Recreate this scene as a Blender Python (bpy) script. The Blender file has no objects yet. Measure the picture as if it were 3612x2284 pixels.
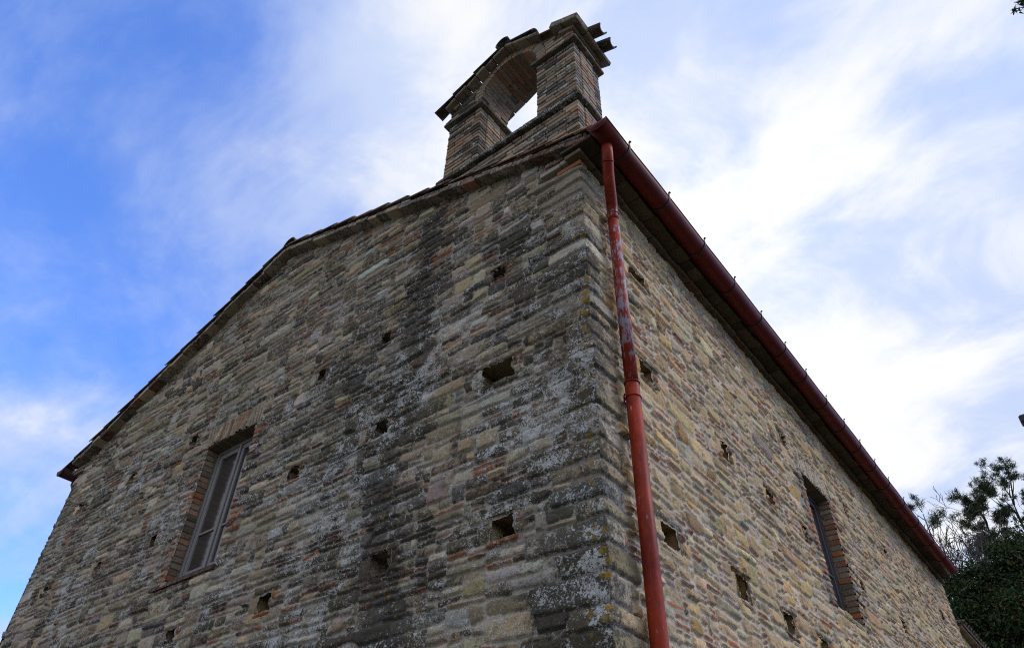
import bpy, math, random
import numpy as np
from mathutils import Matrix, Vector

random.seed(7)
RNG = np.random.default_rng(7)
scene = bpy.context.scene
col = scene.collection

# ------------------------------------------------------------------ camera
CAM = np.array([2.047, -3.437, 1.65])
YAW, PITCH, ROLL = math.radians(-39.178), math.radians(40.889), math.radians(1.499)
_f = np.array([math.sin(YAW) * math.cos(PITCH), math.cos(YAW) * math.cos(PITCH), math.sin(PITCH)])
_r = np.array([math.cos(YAW), -math.sin(YAW), 0.0])
_u = np.cross(_r, _f)
_r2 = _r * math.cos(ROLL) + _u * math.sin(ROLL)
_u2 = np.cross(_r2, _f)
_u2 = np.cross(_r2, _f)
cam_d = bpy.data.cameras.new('camera')
cam_d.sensor_width = 36.0
cam_d.sensor_fit = 'HORIZONTAL'
cam_d.lens = 25.11
cam_d.clip_start = 0.05
cam_d.clip_end = 3000
cam = bpy.data.objects.new('camera', cam_d)
col.objects.link(cam)
cam.matrix_world = Matrix(((_r2[0], _u2[0], -_f[0], CAM[0]), (_r2[1], _u2[1], -_f[1], CAM[1]),
                           (_r2[2], _u2[2], -_f[2], CAM[2]), (0, 0, 0, 1)))
scene.camera = cam

# ------------------------------------------------------------------ light, sky, exposure
SUN_ELEV = math.radians(42)
SUN_DIR = Vector((0.80, 0.60, 0)).normalized() * math.cos(SUN_ELEV) + Vector((0, 0, math.sin(SUN_ELEV)))
sl = bpy.data.lights.new('sun', 'SUN')
sl.energy = 1.7
sl.angle = math.radians(24)
sl.color = (1.0, 0.90, 0.74)
so = bpy.data.objects.new('sun', sl)
so.rotation_euler = SUN_DIR.to_track_quat('Z', 'Y').to_euler()
so.location = (20, 15, 30)
col.objects.link(so)
scene.view_settings.view_transform = 'Standard'
scene.view_settings.look = 'None'
scene.view_settings.exposure = 0.0
scene.view_settings.gamma = 1.0
scene.view_settings.use_curve_mapping = False
scene.cycles.use_denoising = False
scene.cycles.filter_width = 1.1


def ndir(x, y):
    """direction through a point of the 3612 x 2284 frame, used to place cloud banks in the sky"""
    v = _r2 * (x - 1806) / 2519.5 - _u2 * (y - 1142) / 2519.5 + _f
    return tuple(v / np.linalg.norm(v))


class NT:
    """small helper that writes shader nodes"""
    def __init__(s, tree):
        s.t = tree
        s.t.nodes.clear()

    def n(s, typ, ins=None, **kw):
        nd = s.t.nodes.new(typ)
        for k, v in kw.items():
            setattr(nd, k, v)
        for k, v in (ins or {}).items():
            s.put(nd.inputs[k], v)
        return nd

    def put(s, sock, v):
        if hasattr(v, 'bl_idname') and hasattr(v, 'outputs'):
            v = v.outputs[0]
        if isinstance(v, bpy.types.NodeSocket):
            s.t.links.new(v, sock)
        else:
            if sock.type == 'RGBA' and len(v) == 3:
                v = (*v, 1)
            sock.default_value = v

    def m(s, op, a, b=None, c=None, clamp=False):
        nd = s.t.nodes.new('ShaderNodeMath')
        nd.operation = op
        nd.use_clamp = clamp
        for i, v in enumerate((a, b, c)):
            if v is not None:
                s.put(nd.inputs[i], v)
        return nd.outputs[0]

    def vm(s, op, a, b=None):
        nd = s.t.nodes.new('ShaderNodeVectorMath')
        nd.operation = op
        s.put(nd.inputs[0], a)
        if b is not None:
            s.put(nd.inputs[1], b)
        return nd.outputs['Value'] if op in ('DOT_PRODUCT', 'LENGTH', 'DISTANCE') else nd.outputs[0]

    def mix(s, fac, a, b, mode='MIX'):
        nd = s.t.nodes.new('ShaderNodeMix')
        nd.data_type = 'RGBA'
        nd.blend_type = mode
        s.put(nd.inputs[0], fac)
        s.put(nd.inputs[6], a)
        s.put(nd.inputs[7], b)
        return nd.outputs[2]

    def ss(s, v, lo, hi, a=0.0, b=1.0):
        nd = s.t.nodes.new('ShaderNodeMapRange')
        nd.interpolation_type = 'SMOOTHSTEP'
        s.put(nd.inputs[0], v)
        for i, q in enumerate((lo, hi, a, b)):
            s.put(nd.inputs[i + 1], q)
        return nd.outputs[0]

    def noise(s, vec, scale, detail=4, rough=0.55, dist=0.0):
        return s.n('ShaderNodeTexNoise', {'Vector': vec, 'Scale': scale, 'Detail': detail,
                                          'Roughness': rough, 'Distortion': dist}).outputs[0]


world = bpy.data.worlds.new('World')
scene.world = world
world.use_nodes = True
w = NT(world.node_tree)
d = w.n('ShaderNodeTexCoord').outputs['Generated']
sky = w.n('ShaderNodeTexSky', sky_type='NISHITA', sun_disc=False, sun_elevation=SUN_ELEV,
          sun_rotation=math.atan2(SUN_DIR.x, SUN_DIR.y), air_density=1.0, dust_density=0.15, ozone_density=3.0)
sep = w.n('ShaderNodeSeparateXYZ', {0: d})
zz = w.m('ADD', w.m('MAXIMUM', sep.outputs[2], 0.0), 0.22)
pl = w.n('ShaderNodeCombineXYZ', {0: w.m('DIVIDE', sep.outputs[0], zz), 1: w.m('DIVIDE', sep.outputs[1], zz)}).outputs[0]
mp = w.n('ShaderNodeMapping', {'Vector': pl, 'Rotation': (0, 0, math.radians(-38)), 'Scale': (1.1, 1.75, 1)}).outputs[0]
mp2 = w.n('ShaderNodeMapping', {'Vector': pl, 'Rotation': (0, 0, math.radians(22)), 'Scale': (1.8, 2.2, 1),
                                'Location': (3.1, 1.7, 0)}).outputs[0]
nA = w.noise(mp, 1.5, 10, 0.60, 0.35)
mp3 = w.n('ShaderNodeMapping', {'Vector': pl, 'Rotation': (0, 0, math.radians(58)), 'Scale': (1.0, 2.1, 1),
                                'Location': (5.2, .4, 0)}).outputs[0]
nL = w.noise(mp3, 1.9, 10, 0.61, 0.35)
side_ = w.ss(w.vm('DOT_PRODUCT', d, tuple(_r2)), -0.30, -0.02)
nA = w.m('ADD', w.m('MULTIPLY', nA, side_), w.m('MULTIPLY', nL, w.m('SUBTRACT', 1.0, side_)))
nB = w.noise(mp2, 2.6, 9, 0.6, 0.3)
# banks of cloud: (direction, width, amount)
BANKS = [((3000, 500), 0.62, 0.52), ((1300, 300), 0.17, 0.30), ((1450, 80), 0.13, 0.30), ((120, 1560), 0.12, 0.62), ((250, 1000), .2, .05),
         ((60, 1450), 0.10, 0.20), ((2800, 1100), 0.42, 0.30), ((1950, 360), 0.16, 0.42), ((420, 560), 0.22, 0.14),
         ((950, 780), 0.13, 0.13), ((500, 200), 0.15, 0.08), ((60, 420), 0.2, 0.08), ((900, 1000), 0.2, 0.06),
         ((760, 330), 0.16, -0.24), ((500, 1050), 0.2, -0.10), ((150, 2000), 0.17, -0.26), ((100, 1150), 0.16, -0.14),
         ((2650, 180), 0.12, -0.16), ((3350, 900), 0.16, -0.10), ((2400, 100), 0.1, -0.12), ((0, 2250), 0.05, 0.45), ((2450, 850), 0.25, 0.18), ((3200, 1750), 0.30, 0.40), ((2250, 500), .14, .2), ((60, 330), .24, -.50), ((560, 450), .14, .10)]
acc = None
for (px, py), wd, am in BANKS:
    dist = w.vm('DISTANCE', d, ndir(px, py))
    g = w.m('MULTIPLY', w.m('POWER', 2.718, w.m('MULTIPLY', w.m('MULTIPLY', dist, dist), -1.0 / (wd * wd))), am)
    acc = g if acc is None else w.m('ADD', acc, g)
nn = w.m('ADD', w.m('MULTIPLY', w.m('SUBTRACT', nA, 0.5), w.m('SUBTRACT', 1.5, w.m('MULTIPLY', side_, 0.55))), w.m('MULTIPLY', w.m('SUBTRACT', nB, 0.5), 0.8))
behind = w.m('MULTIPLY', w.ss(w.m('MULTIPLY', sep.outputs[1], -1.0), -0.25, 0.35), 0.75)   # unseen overcast bank, added behind the viewer to light the front wall whiter
den = w.m('ADD', w.m('ADD', acc, nn), w.m('ADD', behind, w.m('ADD', 0.15, w.m('MULTIPLY', side_, 0.06))))
cov = w.ss(den, -0.05, 1.0)
# thicker cloud is white, thinner parts keep a lavender cast
nC = w.noise(mp2, 1.9, 8, 0.58, 0.4)
thick = w.ss(w.m('ADD', w.m('MULTIPLY', w.m('ADD', acc, behind), 0.45), w.m('MULTIPLY', w.m('SUBTRACT', nC, 0.5), 1.9)), 0.12, 0.62)
glow = w.m('POWER', 2.718, w.m('MULTIPLY', w.m('POWER', w.vm('DISTANCE', d, ndir(2450, 1000)), 2.0), -7.0))
bright = w.m('ADD', 0.97, w.m('MULTIPLY', glow, 0.10))
ccol = w.mix(thick, (0.60, 0.71, 0.98), (0.98, 0.99, 1.0))
ccol = w.vm('SCALE', ccol)
ccol.node.inputs['Scale'].default_value = 1.0
w.t.links.new(bright, ccol.node.inputs['Scale'])
SKY_STRENGTH = 0.10
skyc = w.mix(1.0, sky.outputs[0], (1.72, 2.32, 3.65), 'MULTIPLY')
cl10 = w.vm('SCALE', ccol)
cl10.node.inputs['Scale'].default_value = 1.0 / SKY_STRENGTH
below = w.ss(sep.outputs[2], -0.04, 0.02)
final = w.mix(cov, skyc, cl10)
final = w.mix(below, (0.6, 0.6, 0.5), final)
bg = w.n('ShaderNodeBackground', {'Color': final, 'Strength': SKY_STRENGTH})
wo = w.n('ShaderNodeOutputWorld', {'Surface': bg.outputs[0]})

# ------------------------------------------------------------------ numpy noise


def perlin(x, y, seed=0):
    r = np.random.default_rng(seed)
    perm = r.permutation(512)
    ang = r.random(512) * 2 * np.pi
    gx, gy = np.cos(ang), np.sin(ang)
    xi = np.floor(x).astype(np.int64)
    yi = np.floor(y).astype(np.int64)
    xf = x - xi
    yf = y - yi
    u = xf * xf * xf * (xf * (xf * 6 - 15) + 10)
    v = yf * yf * yf * (yf * (yf * 6 - 15) + 10)

    def g(i, j, dx, dy):
        h = perm[(perm[i & 511] + j) & 511]
        return gx[h] * dx + gy[h] * dy
    a = g(xi, yi, xf, yf)
    b = g(xi + 1, yi, xf - 1, yf)
    c = g(xi, yi + 1, xf, yf - 1)
    e = g(xi + 1, yi + 1, xf - 1, yf - 1)
    return ((a + u * (b - a)) + v * ((c + u * (e - c)) - (a + u * (b - a)))) * 1.4


def fbm(x, y, seed, octv=3):
    o = 0
    a = 1.0
    for k in range(octv):
        o = o + a * perlin(x * 2 ** k, y * 2 ** k, seed + k)
        a *= 0.5
    return o


def sstep(x, a, b):
    t = np.clip((x - a) / (b - a), 0, 1)
    return t * t * (3 - 2 * t)


# ------------------------------------------------------------------ mesh helpers


def link(name, me, mat, parent=None):
    o = bpy.data.objects.new(name, me)
    col.objects.link(o)
    if mat:
        me.materials.append(mat)
    if parent:
        o.parent = parent
    return o


def empty(name, label=None, cat=None, loc=(0, 0, 0), group=None, parent=None):
    o = bpy.data.objects.new(name, None)
    o.location = loc
    o.empty_display_size = 0.3
    col.objects.link(o)
    tag(o, label, cat, group)
    if parent:
        o.parent = parent
    return o


def tag(o, label=None, cat=None, group=None, kind=None):
    if label:
        o['label'] = label
    if cat:
        o['category'] = cat
    if group:
        o['group'] = group
    if kind:
        o['kind'] = kind
    return o


def raw_mesh(name, V, F, attrs=None, smooth=True):
    """V (n,3), F (m,k) int array with k = 3 or 4"""
    me = bpy.data.meshes.new(name)
    V = np.asarray(V, np.float32)
    F = np.asarray(F, np.int32)
    k = F.shape[1]
    me.vertices.add(len(V))
    me.vertices.foreach_set('co', V.ravel())
    me.loops.add(F.size)
    me.loops.foreach_set('vertex_index', F.ravel())
    me.polygons.add(len(F))
    me.polygons.foreach_set('loop_start', np.arange(0, F.size, k, dtype=np.int32))
    me.polygons.foreach_set('use_smooth', np.full(len(F), smooth, bool))
    for an, arr in (attrs or {}).items():
        at = me.attributes.new(an, 'FLOAT_COLOR', 'POINT')
        arr = np.asarray(arr, np.float32)
        if arr.shape[1] == 3:
            arr = np.hstack([arr, np.ones((len(arr), 1), np.float32)])
        at.data.foreach_set('color', arr.ravel())
    me.update(calc_edges=True)
    me.validate()
    return me


class MB:
    """collects polygons with a colour per vertex and makes ONE mesh of them"""
    def __init__(s):
        s.v, s.f, s.c, s.k = [], [], [], []

    def add(s, vs, fs, c=(0.5, 0.5, 0.5), k=(1, 0.3, 0.3, 0)):
        b = len(s.v)
        s.v += [tuple(map(float, q)) for q in vs]
        s.f += [tuple(b + i for i in q) for q in fs]
        s.c += [(*c, 1.0)] * len(vs)
        s.k += [tuple(k)] * len(vs)

    def box(s, lo, hi, c=(0.5, 0.5, 0.5), ch=0.004, k=(1, 0.3, 0.3, 0), frame=None, jit=0.0):
        """box with chamfered edges between lo and hi, in an optional frame (origin, ex, ey, ez)"""
        lo = np.array(lo, float)
        hi = np.array(hi, float)
        ch = min(ch, *(0.45 * (hi - lo)))
        P = {}
        vs = []
        for sx in (0, 1):
            for sy in (0, 1):
                for sz in (0, 1):
                    sg = np.array((sx, sy, sz))
                    base = np.where(sg, hi, lo)
                    j = np.array([random.uniform(-jit, jit) for _ in range(3)]) if jit else np.zeros(3)
                    for ax in range(3):
                        q = base - np.where(sg, 1, -1) * ch
                        q[ax] = base[ax]
                        P[(sx, sy, sz, ax)] = len(vs)
                        vs.append(q + j)
        fs = []
        for ax in range(3):
            o1, o2 = (ax + 1) % 3, (ax + 2) % 3
            for sd in (0, 1):
                loop = []
                for a, b in ((0, 0), (1, 0), (1, 1), (0, 1)):
                    kx = [0, 0, 0]
                    kx[ax] = sd
                    kx[o1] = a
                    kx[o2] = b
                    loop.append(P[(*kx, ax)])
                fs.append(loop if sd else loop[::-1])
            for a in (0, 1):                                  # edges parallel to ax
                for b in (0, 1):
                    def id_(t, which):
                        kx = [0, 0, 0]
                        kx[ax] = t
                        kx[o1] = a
                        kx[o2] = b
                        return P[(*kx, which)]
                    lp = [id_(0, o1), id_(1, o1), id_(1, o2), id_(0, o2)]
                    fs.append(lp if (a == b) else lp[::-1])
        for sx in (0, 1):
            for sy in (0, 1):
                for sz in (0, 1):
                    lp = [P[(sx, sy, sz, q)] for q in range(3)]
                    fs.append(lp if (sx + sy + sz) % 2 else lp[::-1])
        if frame is not None:
            o, ex, ey, ez = [np.array(q, float) for q in frame]
            vs = [o + ex * q[0] + ey * q[1] + ez * q[2] for q in vs]
        s.add(vs, fs, c, k)

    def tube(s, pts, radii, seg=10, c=(0.5, 0.5, 0.5), k=(1, 0.3, 0.3, 0), caps=True, up=None):
        pts = [np.array(p, float) for p in pts]
        if np.isscalar(radii):
            radii = [radii] * len(pts)
        n = len(pts)
        vs, fs = [], []
        ref = np.array(up if up is not None else (0.13, 0.31, 0.94))
        for i, p in enumerate(pts):
            t = pts[min(i + 1, n - 1)] - pts[max(i - 1, 0)]
            t = t / (np.linalg.norm(t) + 1e-9)
            a = np.cross(t, ref)
            if np.linalg.norm(a) < 1e-3:
                a = np.cross(t, (1, 0, 0))
            a /= np.linalg.norm(a)
            b = np.cross(t, a)
            for q in range(seg):
                th = 2 * math.pi * q / seg
                vs.append(p + radii[i] * (a * math.cos(th) + b * math.sin(th)))
        for i in range(n - 1):
            for q in range(seg):
                q2 = (q + 1) % seg
                fs.append((i * seg + q, i * seg + q2, (i + 1) * seg + q2, (i + 1) * seg + q))
        if caps:
            fs.append(tuple(range(seg))[::-1])
            fs.append(tuple((n - 1) * seg + q for q in range(seg)))
        s.add(vs, fs, c, k)

    def build(s, name, mat, parent=None, smooth=False):
        me = bpy.data.meshes.new(name)
        me.from_pydata(s.v, [], s.f)
        for an, arr in (('Col', s.c), ('Msk', s.k)):
            at = me.attributes.new(an, 'FLOAT_COLOR', 'POINT')
            at.data.foreach_set('color', np.array(arr, np.float32).ravel())
        if smooth:
            me.polygons.foreach_set('use_smooth', np.ones(len(me.polygons), bool))
        me.update()
        return link(name, me, mat, parent)


# ------------------------------------------------------------------ materials


def mat(name):
    m = bpy.data.materials.new(name)
    m.use_nodes = True
    nt = NT(m.node_tree)
    out = nt.n('ShaderNodeOutputMaterial')
    bs = nt.n('ShaderNodeBsdfPrincipled')
    nt.t.links.new(bs.outputs[0], out.inputs[0])
    return m, nt, bs


def masonry_mat(name, lich=1.0, fine=1.0, bump=0.5):
    """stone or brick: colour per stone from the mesh, weathering by noise.
    Msk: r stone(1)/mortar(0), g dark growth, b white lichen, a orange lichen and moss"""
    m, t, bs = mat(name)
    P = t.n('ShaderNodeTexCoord').outputs['Object']
    c = t.n('ShaderNodeVertexColor', layer_name='Col').outputs[0]
    mk = t.n('ShaderNodeVertexColor', layer_name='Msk')
    ms = t.n('ShaderNodeSeparateColor', {0: mk.outputs[0]})
    R_, G_, B_, A_ = ms.outputs[0], ms.outputs[1], ms.outputs[2], mk.outputs[1]
    clump = t.ss(t.noise(P, 4.5, 5, 0.65), 0.36, 0.66)
    B_ = t.m('MULTIPLY', B_, t.m('ADD', 0.45, t.m('MULTIPLY', clump, 0.95)))
    n1 = t.noise(P, 9.0, 5, 0.6)
    n2 = t.noise(P, 46.0, 4, 0.65)
    n3 = t.noise(P, 150.0, 2, 0.6)
    v = t.m('ADD', t.m('MULTIPLY', n1, 0.55), t.m('ADD', t.m('MULTIPLY', n2, 0.75 * fine), t.m('MULTIPLY', n3, 0.7 * fine)))
    v = t.m('ADD', v, 0.0 + 1.0 - (0.275 + 0.375 * fine + 0.35 * fine))
    v = t.m('MAXIMUM', v, 0.25)
    base = t.vm('SCALE', c)
    t.t.links.new(v, base.node.inputs['Scale'])
    # faint warm / cool drift inside a stone
    base = t.mix(t.m('MULTIPLY', t.ss(t.noise(P, 5.0, 3), 0.45, 0.7), 0.35), base,
                 t.mix(1.0, base, (1.12, 0.98, 0.78), 'MULTIPLY'))
    # dark growth
    dk = t.m('ADD', t.m('MULTIPLY', t.noise(P, 14.0, 6, 0.75), 0.75), t.m('MULTIPLY', n2, 0.55))
    dk = t.ss(t.m('ADD', dk, t.m('MULTIPLY', G_, 0.62)), 0.82, 1.02)
    base = t.mix(t.m('MULTIPLY', dk, 0.82), base, (0.030, 0.028, 0.024))
    # white crusts: round spots and speckle
    vo = t.n('ShaderNodeTexVoronoi', {'Vector': t.mix(0.12, P, t.n('ShaderNodeTexNoise', {'Vector': P, 'Scale': 30.0}).outputs[1]),
                                      'Scale': 26.0}, feature='F1')
    vr = t.n('ShaderNodeSeparateColor', {0: vo.outputs['Color']}).outputs[0]
    rad = t.m('MULTIPLY', t.m('SUBTRACT', t.m('ADD', vr, t.m('MULTIPLY', B_, 0.70)), 0.92), 0.95)
    spot = t.ss(t.m('SUBTRACT', rad, vo.outputs['Distance']), -0.01, 0.06)
    spk = t.m('ADD', t.m('MULTIPLY', t.noise(P, 62.0, 3, 0.75), 1.0), t.m('MULTIPLY', t.noise(P, 11.0, 4, 0.6), 0.38))
    spk = t.ss(t.m('ADD', spk, t.m('MULTIPLY', B_, 0.22)), 0.86, 0.93)
    wl = t.m('MULTIPLY', t.m('MAXIMUM', t.m('MULTIPLY', spot, 0.9), t.m('MULTIPLY', spk, 0.75)), lich, clamp=True)
    base = t.mix(wl, base, t.mix(n2, (0.40, 0.40, 0.38), (0.64, 0.64, 0.61)))
    # orange lichen and moss
    vo3 = t.n('ShaderNodeTexVoronoi', {'Vector': t.mix(0.10, P, t.n('ShaderNodeTexNoise', {'Vector': P, 'Scale': 22.0}).outputs[1]),
                                       'Scale': 11.0}, feature='F1')
    vr3 = t.n('ShaderNodeSeparateColor', {0: vo3.outputs['Color']}).outputs[1]
    big = t.m('MULTIPLY', t.m('SUBTRACT', t.m('ADD', vr3, t.m('MULTIPLY', B_, 0.55)), 1.02), 0.9)
    big = t.m('MULTIPLY', t.ss(t.m('SUBTRACT', big, vo3.outputs['Distance']), -0.01, 0.05), t.ss(t.noise(P, 55.0, 3, 0.7), 0.40, 0.52))
    base = t.mix(t.m('MULTIPLY', big, 0.8 * lich), base, (0.50, 0.50, 0.47))
    vo2 = t.n('ShaderNodeTexVoronoi', {'Vector': P, 'Scale': 17.0}, feature='F1')
    vr2 = t.n('ShaderNodeSeparateColor', {0: vo2.outputs['Color']})
    rr = t.m('MULTIPLY', t.m('SUBTRACT', t.m('ADD', vr2.outputs[1], A_), 1.0), 0.85)
    og = t.ss(t.m('SUBTRACT', t.m('ADD', rr, t.m('MULTIPLY', n2, 0.2)), vo2.outputs['Distance']), 0.02, 0.2)
    base = t.mix(t.m('MULTIPLY', og, 0.85), base, t.mix(vr2.outputs[2], (0.34, 0.17, 0.012), (0.16, 0.12, 0.02)))
    t.put(bs.inputs['Base Color'], base)
    bs.inputs['Roughness'].default_value = 0.93
    bs.inputs['Specular IOR Level'].default_value = 0.145
    hgt = t.m('ADD', t.m('MULTIPLY', n2, 0.6), t.m('ADD', t.m('MULTIPLY', n3, 0.35), t.m('MULTIPLY', wl, 0.12)))
    bp = t.n('ShaderNodeBump', {'Strength': bump, 'Distance': 0.018, 'Height': hgt})
    t.put(bs.inputs['Normal'], bp.outputs[0])
    return m


M_FRONT = masonry_mat('front_masonry', 1.0, 1.5, 1.0)
M_SIDE = masonry_mat('side_masonry', 0.5, 1.05, 0.8)
M_BRICK = masonry_mat('old_brick', 0.9, 0.9, 0.6)
M_TILE = masonry_mat('roof_tile', 0.9, 1.0, 0.6)


def simple_mat(name, c, rough=0.6, metal=0.0, var=0.25, scale=12.0, spec=0.4, stretch=(1, 1, 1), bump=0.0):
    m, t, bs = mat(name)
    P = t.n('ShaderNodeMapping', {'Vector': t.n('ShaderNodeTexCoord').outputs['Object'], 'Scale': stretch}).outputs[0]
    n = t.noise(P, scale, 6, 0.65)
    f = t.m('ADD', 1 - var, t.m('MULTIPLY', n, 2 * var))
    b = t.vm('SCALE', c)
    t.t.links.new(f, b.node.inputs['Scale'])
    t.put(bs.inputs['Base Color'], b)
    bs.inputs['Roughness'].default_value = rough
    bs.inputs['Metallic'].default_value = metal
    bs.inputs['Specular IOR Level'].default_value = spec
    if bump:
        bp = t.n('ShaderNodeBump', {'Strength': bump, 'Distance': 0.01, 'Height': n})
        t.put(bs.inputs['Normal'], bp.outputs[0])
    return m


def red_paint(name, peel):
    """red painted zinc; where peel is set the paint has flaked to grey metal in vertical streaks"""
    m, t, bs = mat(name)
    P = t.n('ShaderNodeTexCoord').outputs['Object']
    st = t.n('ShaderNodeMapping', {'Vector': P, 'Scale': (1, 1, 0.16)}).outputs[0]
    z = t.n('ShaderNodeSeparateXYZ', {0: P}).outputs[2]
    n1 = t.noise(st, 60.0, 6, 0.7)
    n0 = t.noise(P, 7.0, 4, 0.6)
    lo_, hi_ = ((0.15, 0.014, 0.006), (0.30, 0.032, 0.009)) if peel else ((0.085, 0.010, 0.008), (0.13, 0.015, 0.010))
    red = t.mix(t.ss(t.m('ADD', t.m('MULTIPLY', t.noise(P, 5.0, 5, 0.65), 0.6), t.m('MULTIPLY', n1, 0.4)), 0.36, 0.62), lo_, hi_)
    if peel:
        zone = t.m('MULTIPLY', t.ss(z, 4.2, 5.4), t.ss(z, 6.75, 6.55))
        amt = t.m('ADD', t.m('ADD', t.m('MULTIPLY', n1, 0.75), t.m('MULTIPLY', n0, 0.55)), t.m('MULTIPLY', zone, 0.17))
        f = t.ss(amt, 0.80, 0.87)
        red = t.mix(t.m('MULTIPLY', f, 0.85), red, t.mix(t.noise(P, 80.0, 2), (0.17, 0.16, 0.19), (0.38, 0.37, 0.42)))
        fine = t.ss(t.noise(t.n('ShaderNodeMapping', {'Vector': P, 'Scale': (1, 1, 0.03)}).outputs[0], 260.0, 3, 0.6), 0.56, 0.74)
        red = t.mix(t.m('MULTIPLY', fine, 0.35), red, (0.30, 0.17, 0.16))
    else:
        red = t.mix(t.m('MULTIPLY', t.ss(t.noise(P, 30.0, 6, 0.7), 0.55, 0.8), 0.35), red, (0.12, 0.03, 0.02))
    t.put(bs.inputs['Base Color'], red)
    bs.inputs['Roughness'].default_value = 0.5
    bs.inputs['Specular IOR Level'].default_value = 0.14
    return m


M_PIPE = red_paint('peeling_red_paint', True)
M_GUT = red_paint('red_gutter_paint', False)
M_GUT_DARK = simple_mat('darkened_gutter_paint', (0.045, 0.010, 0.009), 0.6)  # same gutter paint, copied darker to hold back skylight on the left
M_IRON = simple_mat('dark_iron', (0.03, 0.025, 0.025), 0.6, 0.3)
M_WOOD = simple_mat('weathered_wood', (0.235, 0.222, 0.215), 0.85, 0, 0.55, 26.0, 0.2, (1, 1, 0.06), 0.5)
M_WOOD_SHADED = simple_mat('shaded_weathered_wood', (0.085, 0.075, 0.078), 0.9, 0, 0.5, 26.0, 0.1, (1, 1, 0.06), 0.5)  # same weathered wood, the side window's shade darkened into its colour
M_GLASS = simple_mat('dusty_glass', (0.05, 0.042, 0.038), 0.12, 0, 0.3, 3.0, 0.5)
M_DARK = simple_mat('dark_interior', (0.02, 0.018, 0.016), 0.95)
M_BARK = simple_mat('bark', (0.06, 0.05, 0.042), 0.95, 0, 0.5, 14.0, 0.1)
M_TWIG = simple_mat('bare_twigs', (0.10, 0.085, 0.075), 0.95, 0, 0.4, 9.0, 0.1)


def leaf_mat(name):
    m, t, bs = mat(name)
    c = t.n('ShaderNodeVertexColor', layer_name='Col').outputs[0]
    t.put(bs.inputs['Base Color'], c)
    bs.inputs['Roughness'].default_value = 0.65
    bs.inputs['Specular IOR Level'].default_value = 0.12
    return m


M_LEAF = leaf_mat('leaves')

# ------------------------------------------------------------------ ground


def ground():
    m, t, bs = mat('grass_ground')
    P = t.n('ShaderNodeTexCoord').outputs['Object']
    n = t.noise(P, 0.6, 8, 0.65)
    t.put(bs.inputs['Base Color'], t.mix(t.ss(n, 0.4, 0.65), (0.04, 0.045, 0.018), (0.09, 0.075, 0.045)))
    bs.inputs['Roughness'].default_value = 0.95
    n_ = 40
    g = np.linspace(-1, 1, n_)
    g = np.sign(g) * np.abs(g) ** 2.2 * 600
    X, Y = np.meshgrid(g, g)
    Z = perlin(X / 30 + 0.3, Y / 30 + 0.3, 5) * np.clip((np.hypot(X, Y) - 30) / 80, 0, 1) * 1.2
    V = np.stack([X, Y, Z], -1).reshape(-1, 3)
    i = np.arange(n_ - 1)
    I, J = np.meshgrid(i, i)
    a = (J * n_ + I).ravel()
    F = np.stack([a, a + 1, a + n_ + 1, a + n_], 1)
    o = link('ground', raw_mesh('ground', V, F), m)
    tag(o, kind='structure')


ground()

# ------------------------------------------------------------------ masonry relief


def rubble(Wc, Hc, rng, hmed, wmed, brickp, hlo=4, hhi=14):
    """fills Wc x Hc centimetres with stones, lowest gap first, so that rough courses form"""
    skyl = np.zeros(Wc, int)
    out = []
    runb = 0
    while True:
        m = skyl.min()
        if m >= Hc:
            return out
        i = int(skyl.argmin())
        j = i
        while j < Wc and skyl[j] == m:
            j += 1
        gap = j - i
        lf = skyl[i - 1] - m if i > 0 else 99
        rt = skyl[j] - m if j < Wc else 99
        if gap < 5:
            h = min(lf, rt, 12)
            h = max(h, 1)
            if gap >= 3 and h >= 3:
                out.append((i, j, m, m + h, 0))
            skyl[i:j] += h
            continue
        if runb > 0:
            brick = True
            runb -= 1
        else:
            brick = rng.random() < brickp
            if brick and rng.random() < 0.4:
                runb = int(rng.integers(1, 4))
        if brick:
            h = int(rng.integers(4, 6))
            wdt = int(rng.integers(9, 29))
        else:
            h = int(np.clip(round(hmed * math.exp(rng.normal(0, 0.34))), hlo, hhi))
            wdt = int(np.clip(round(wmed * math.exp(rng.normal(0, 0.45))), 7, 58))
            q = rng.random()
            if hlo <= lf <= hhi + 1 and q < 0.42:
                h = lf
            elif hlo <= rt <= hhi + 1 and q < 0.62:
                h = rt
            elif 1 <= h - lf <= 2 and lf > 3:
                h = lf
            if wdt < h:
                wdt = int(h * (0.9 + rng.random()))
        if gap - wdt < 6:
            wdt = gap if gap < 50 else gap // 2
        out.append((i, i + wdt, m, m + h, 1 if brick else 0))
        skyl[i:i + wdt] += h


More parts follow.
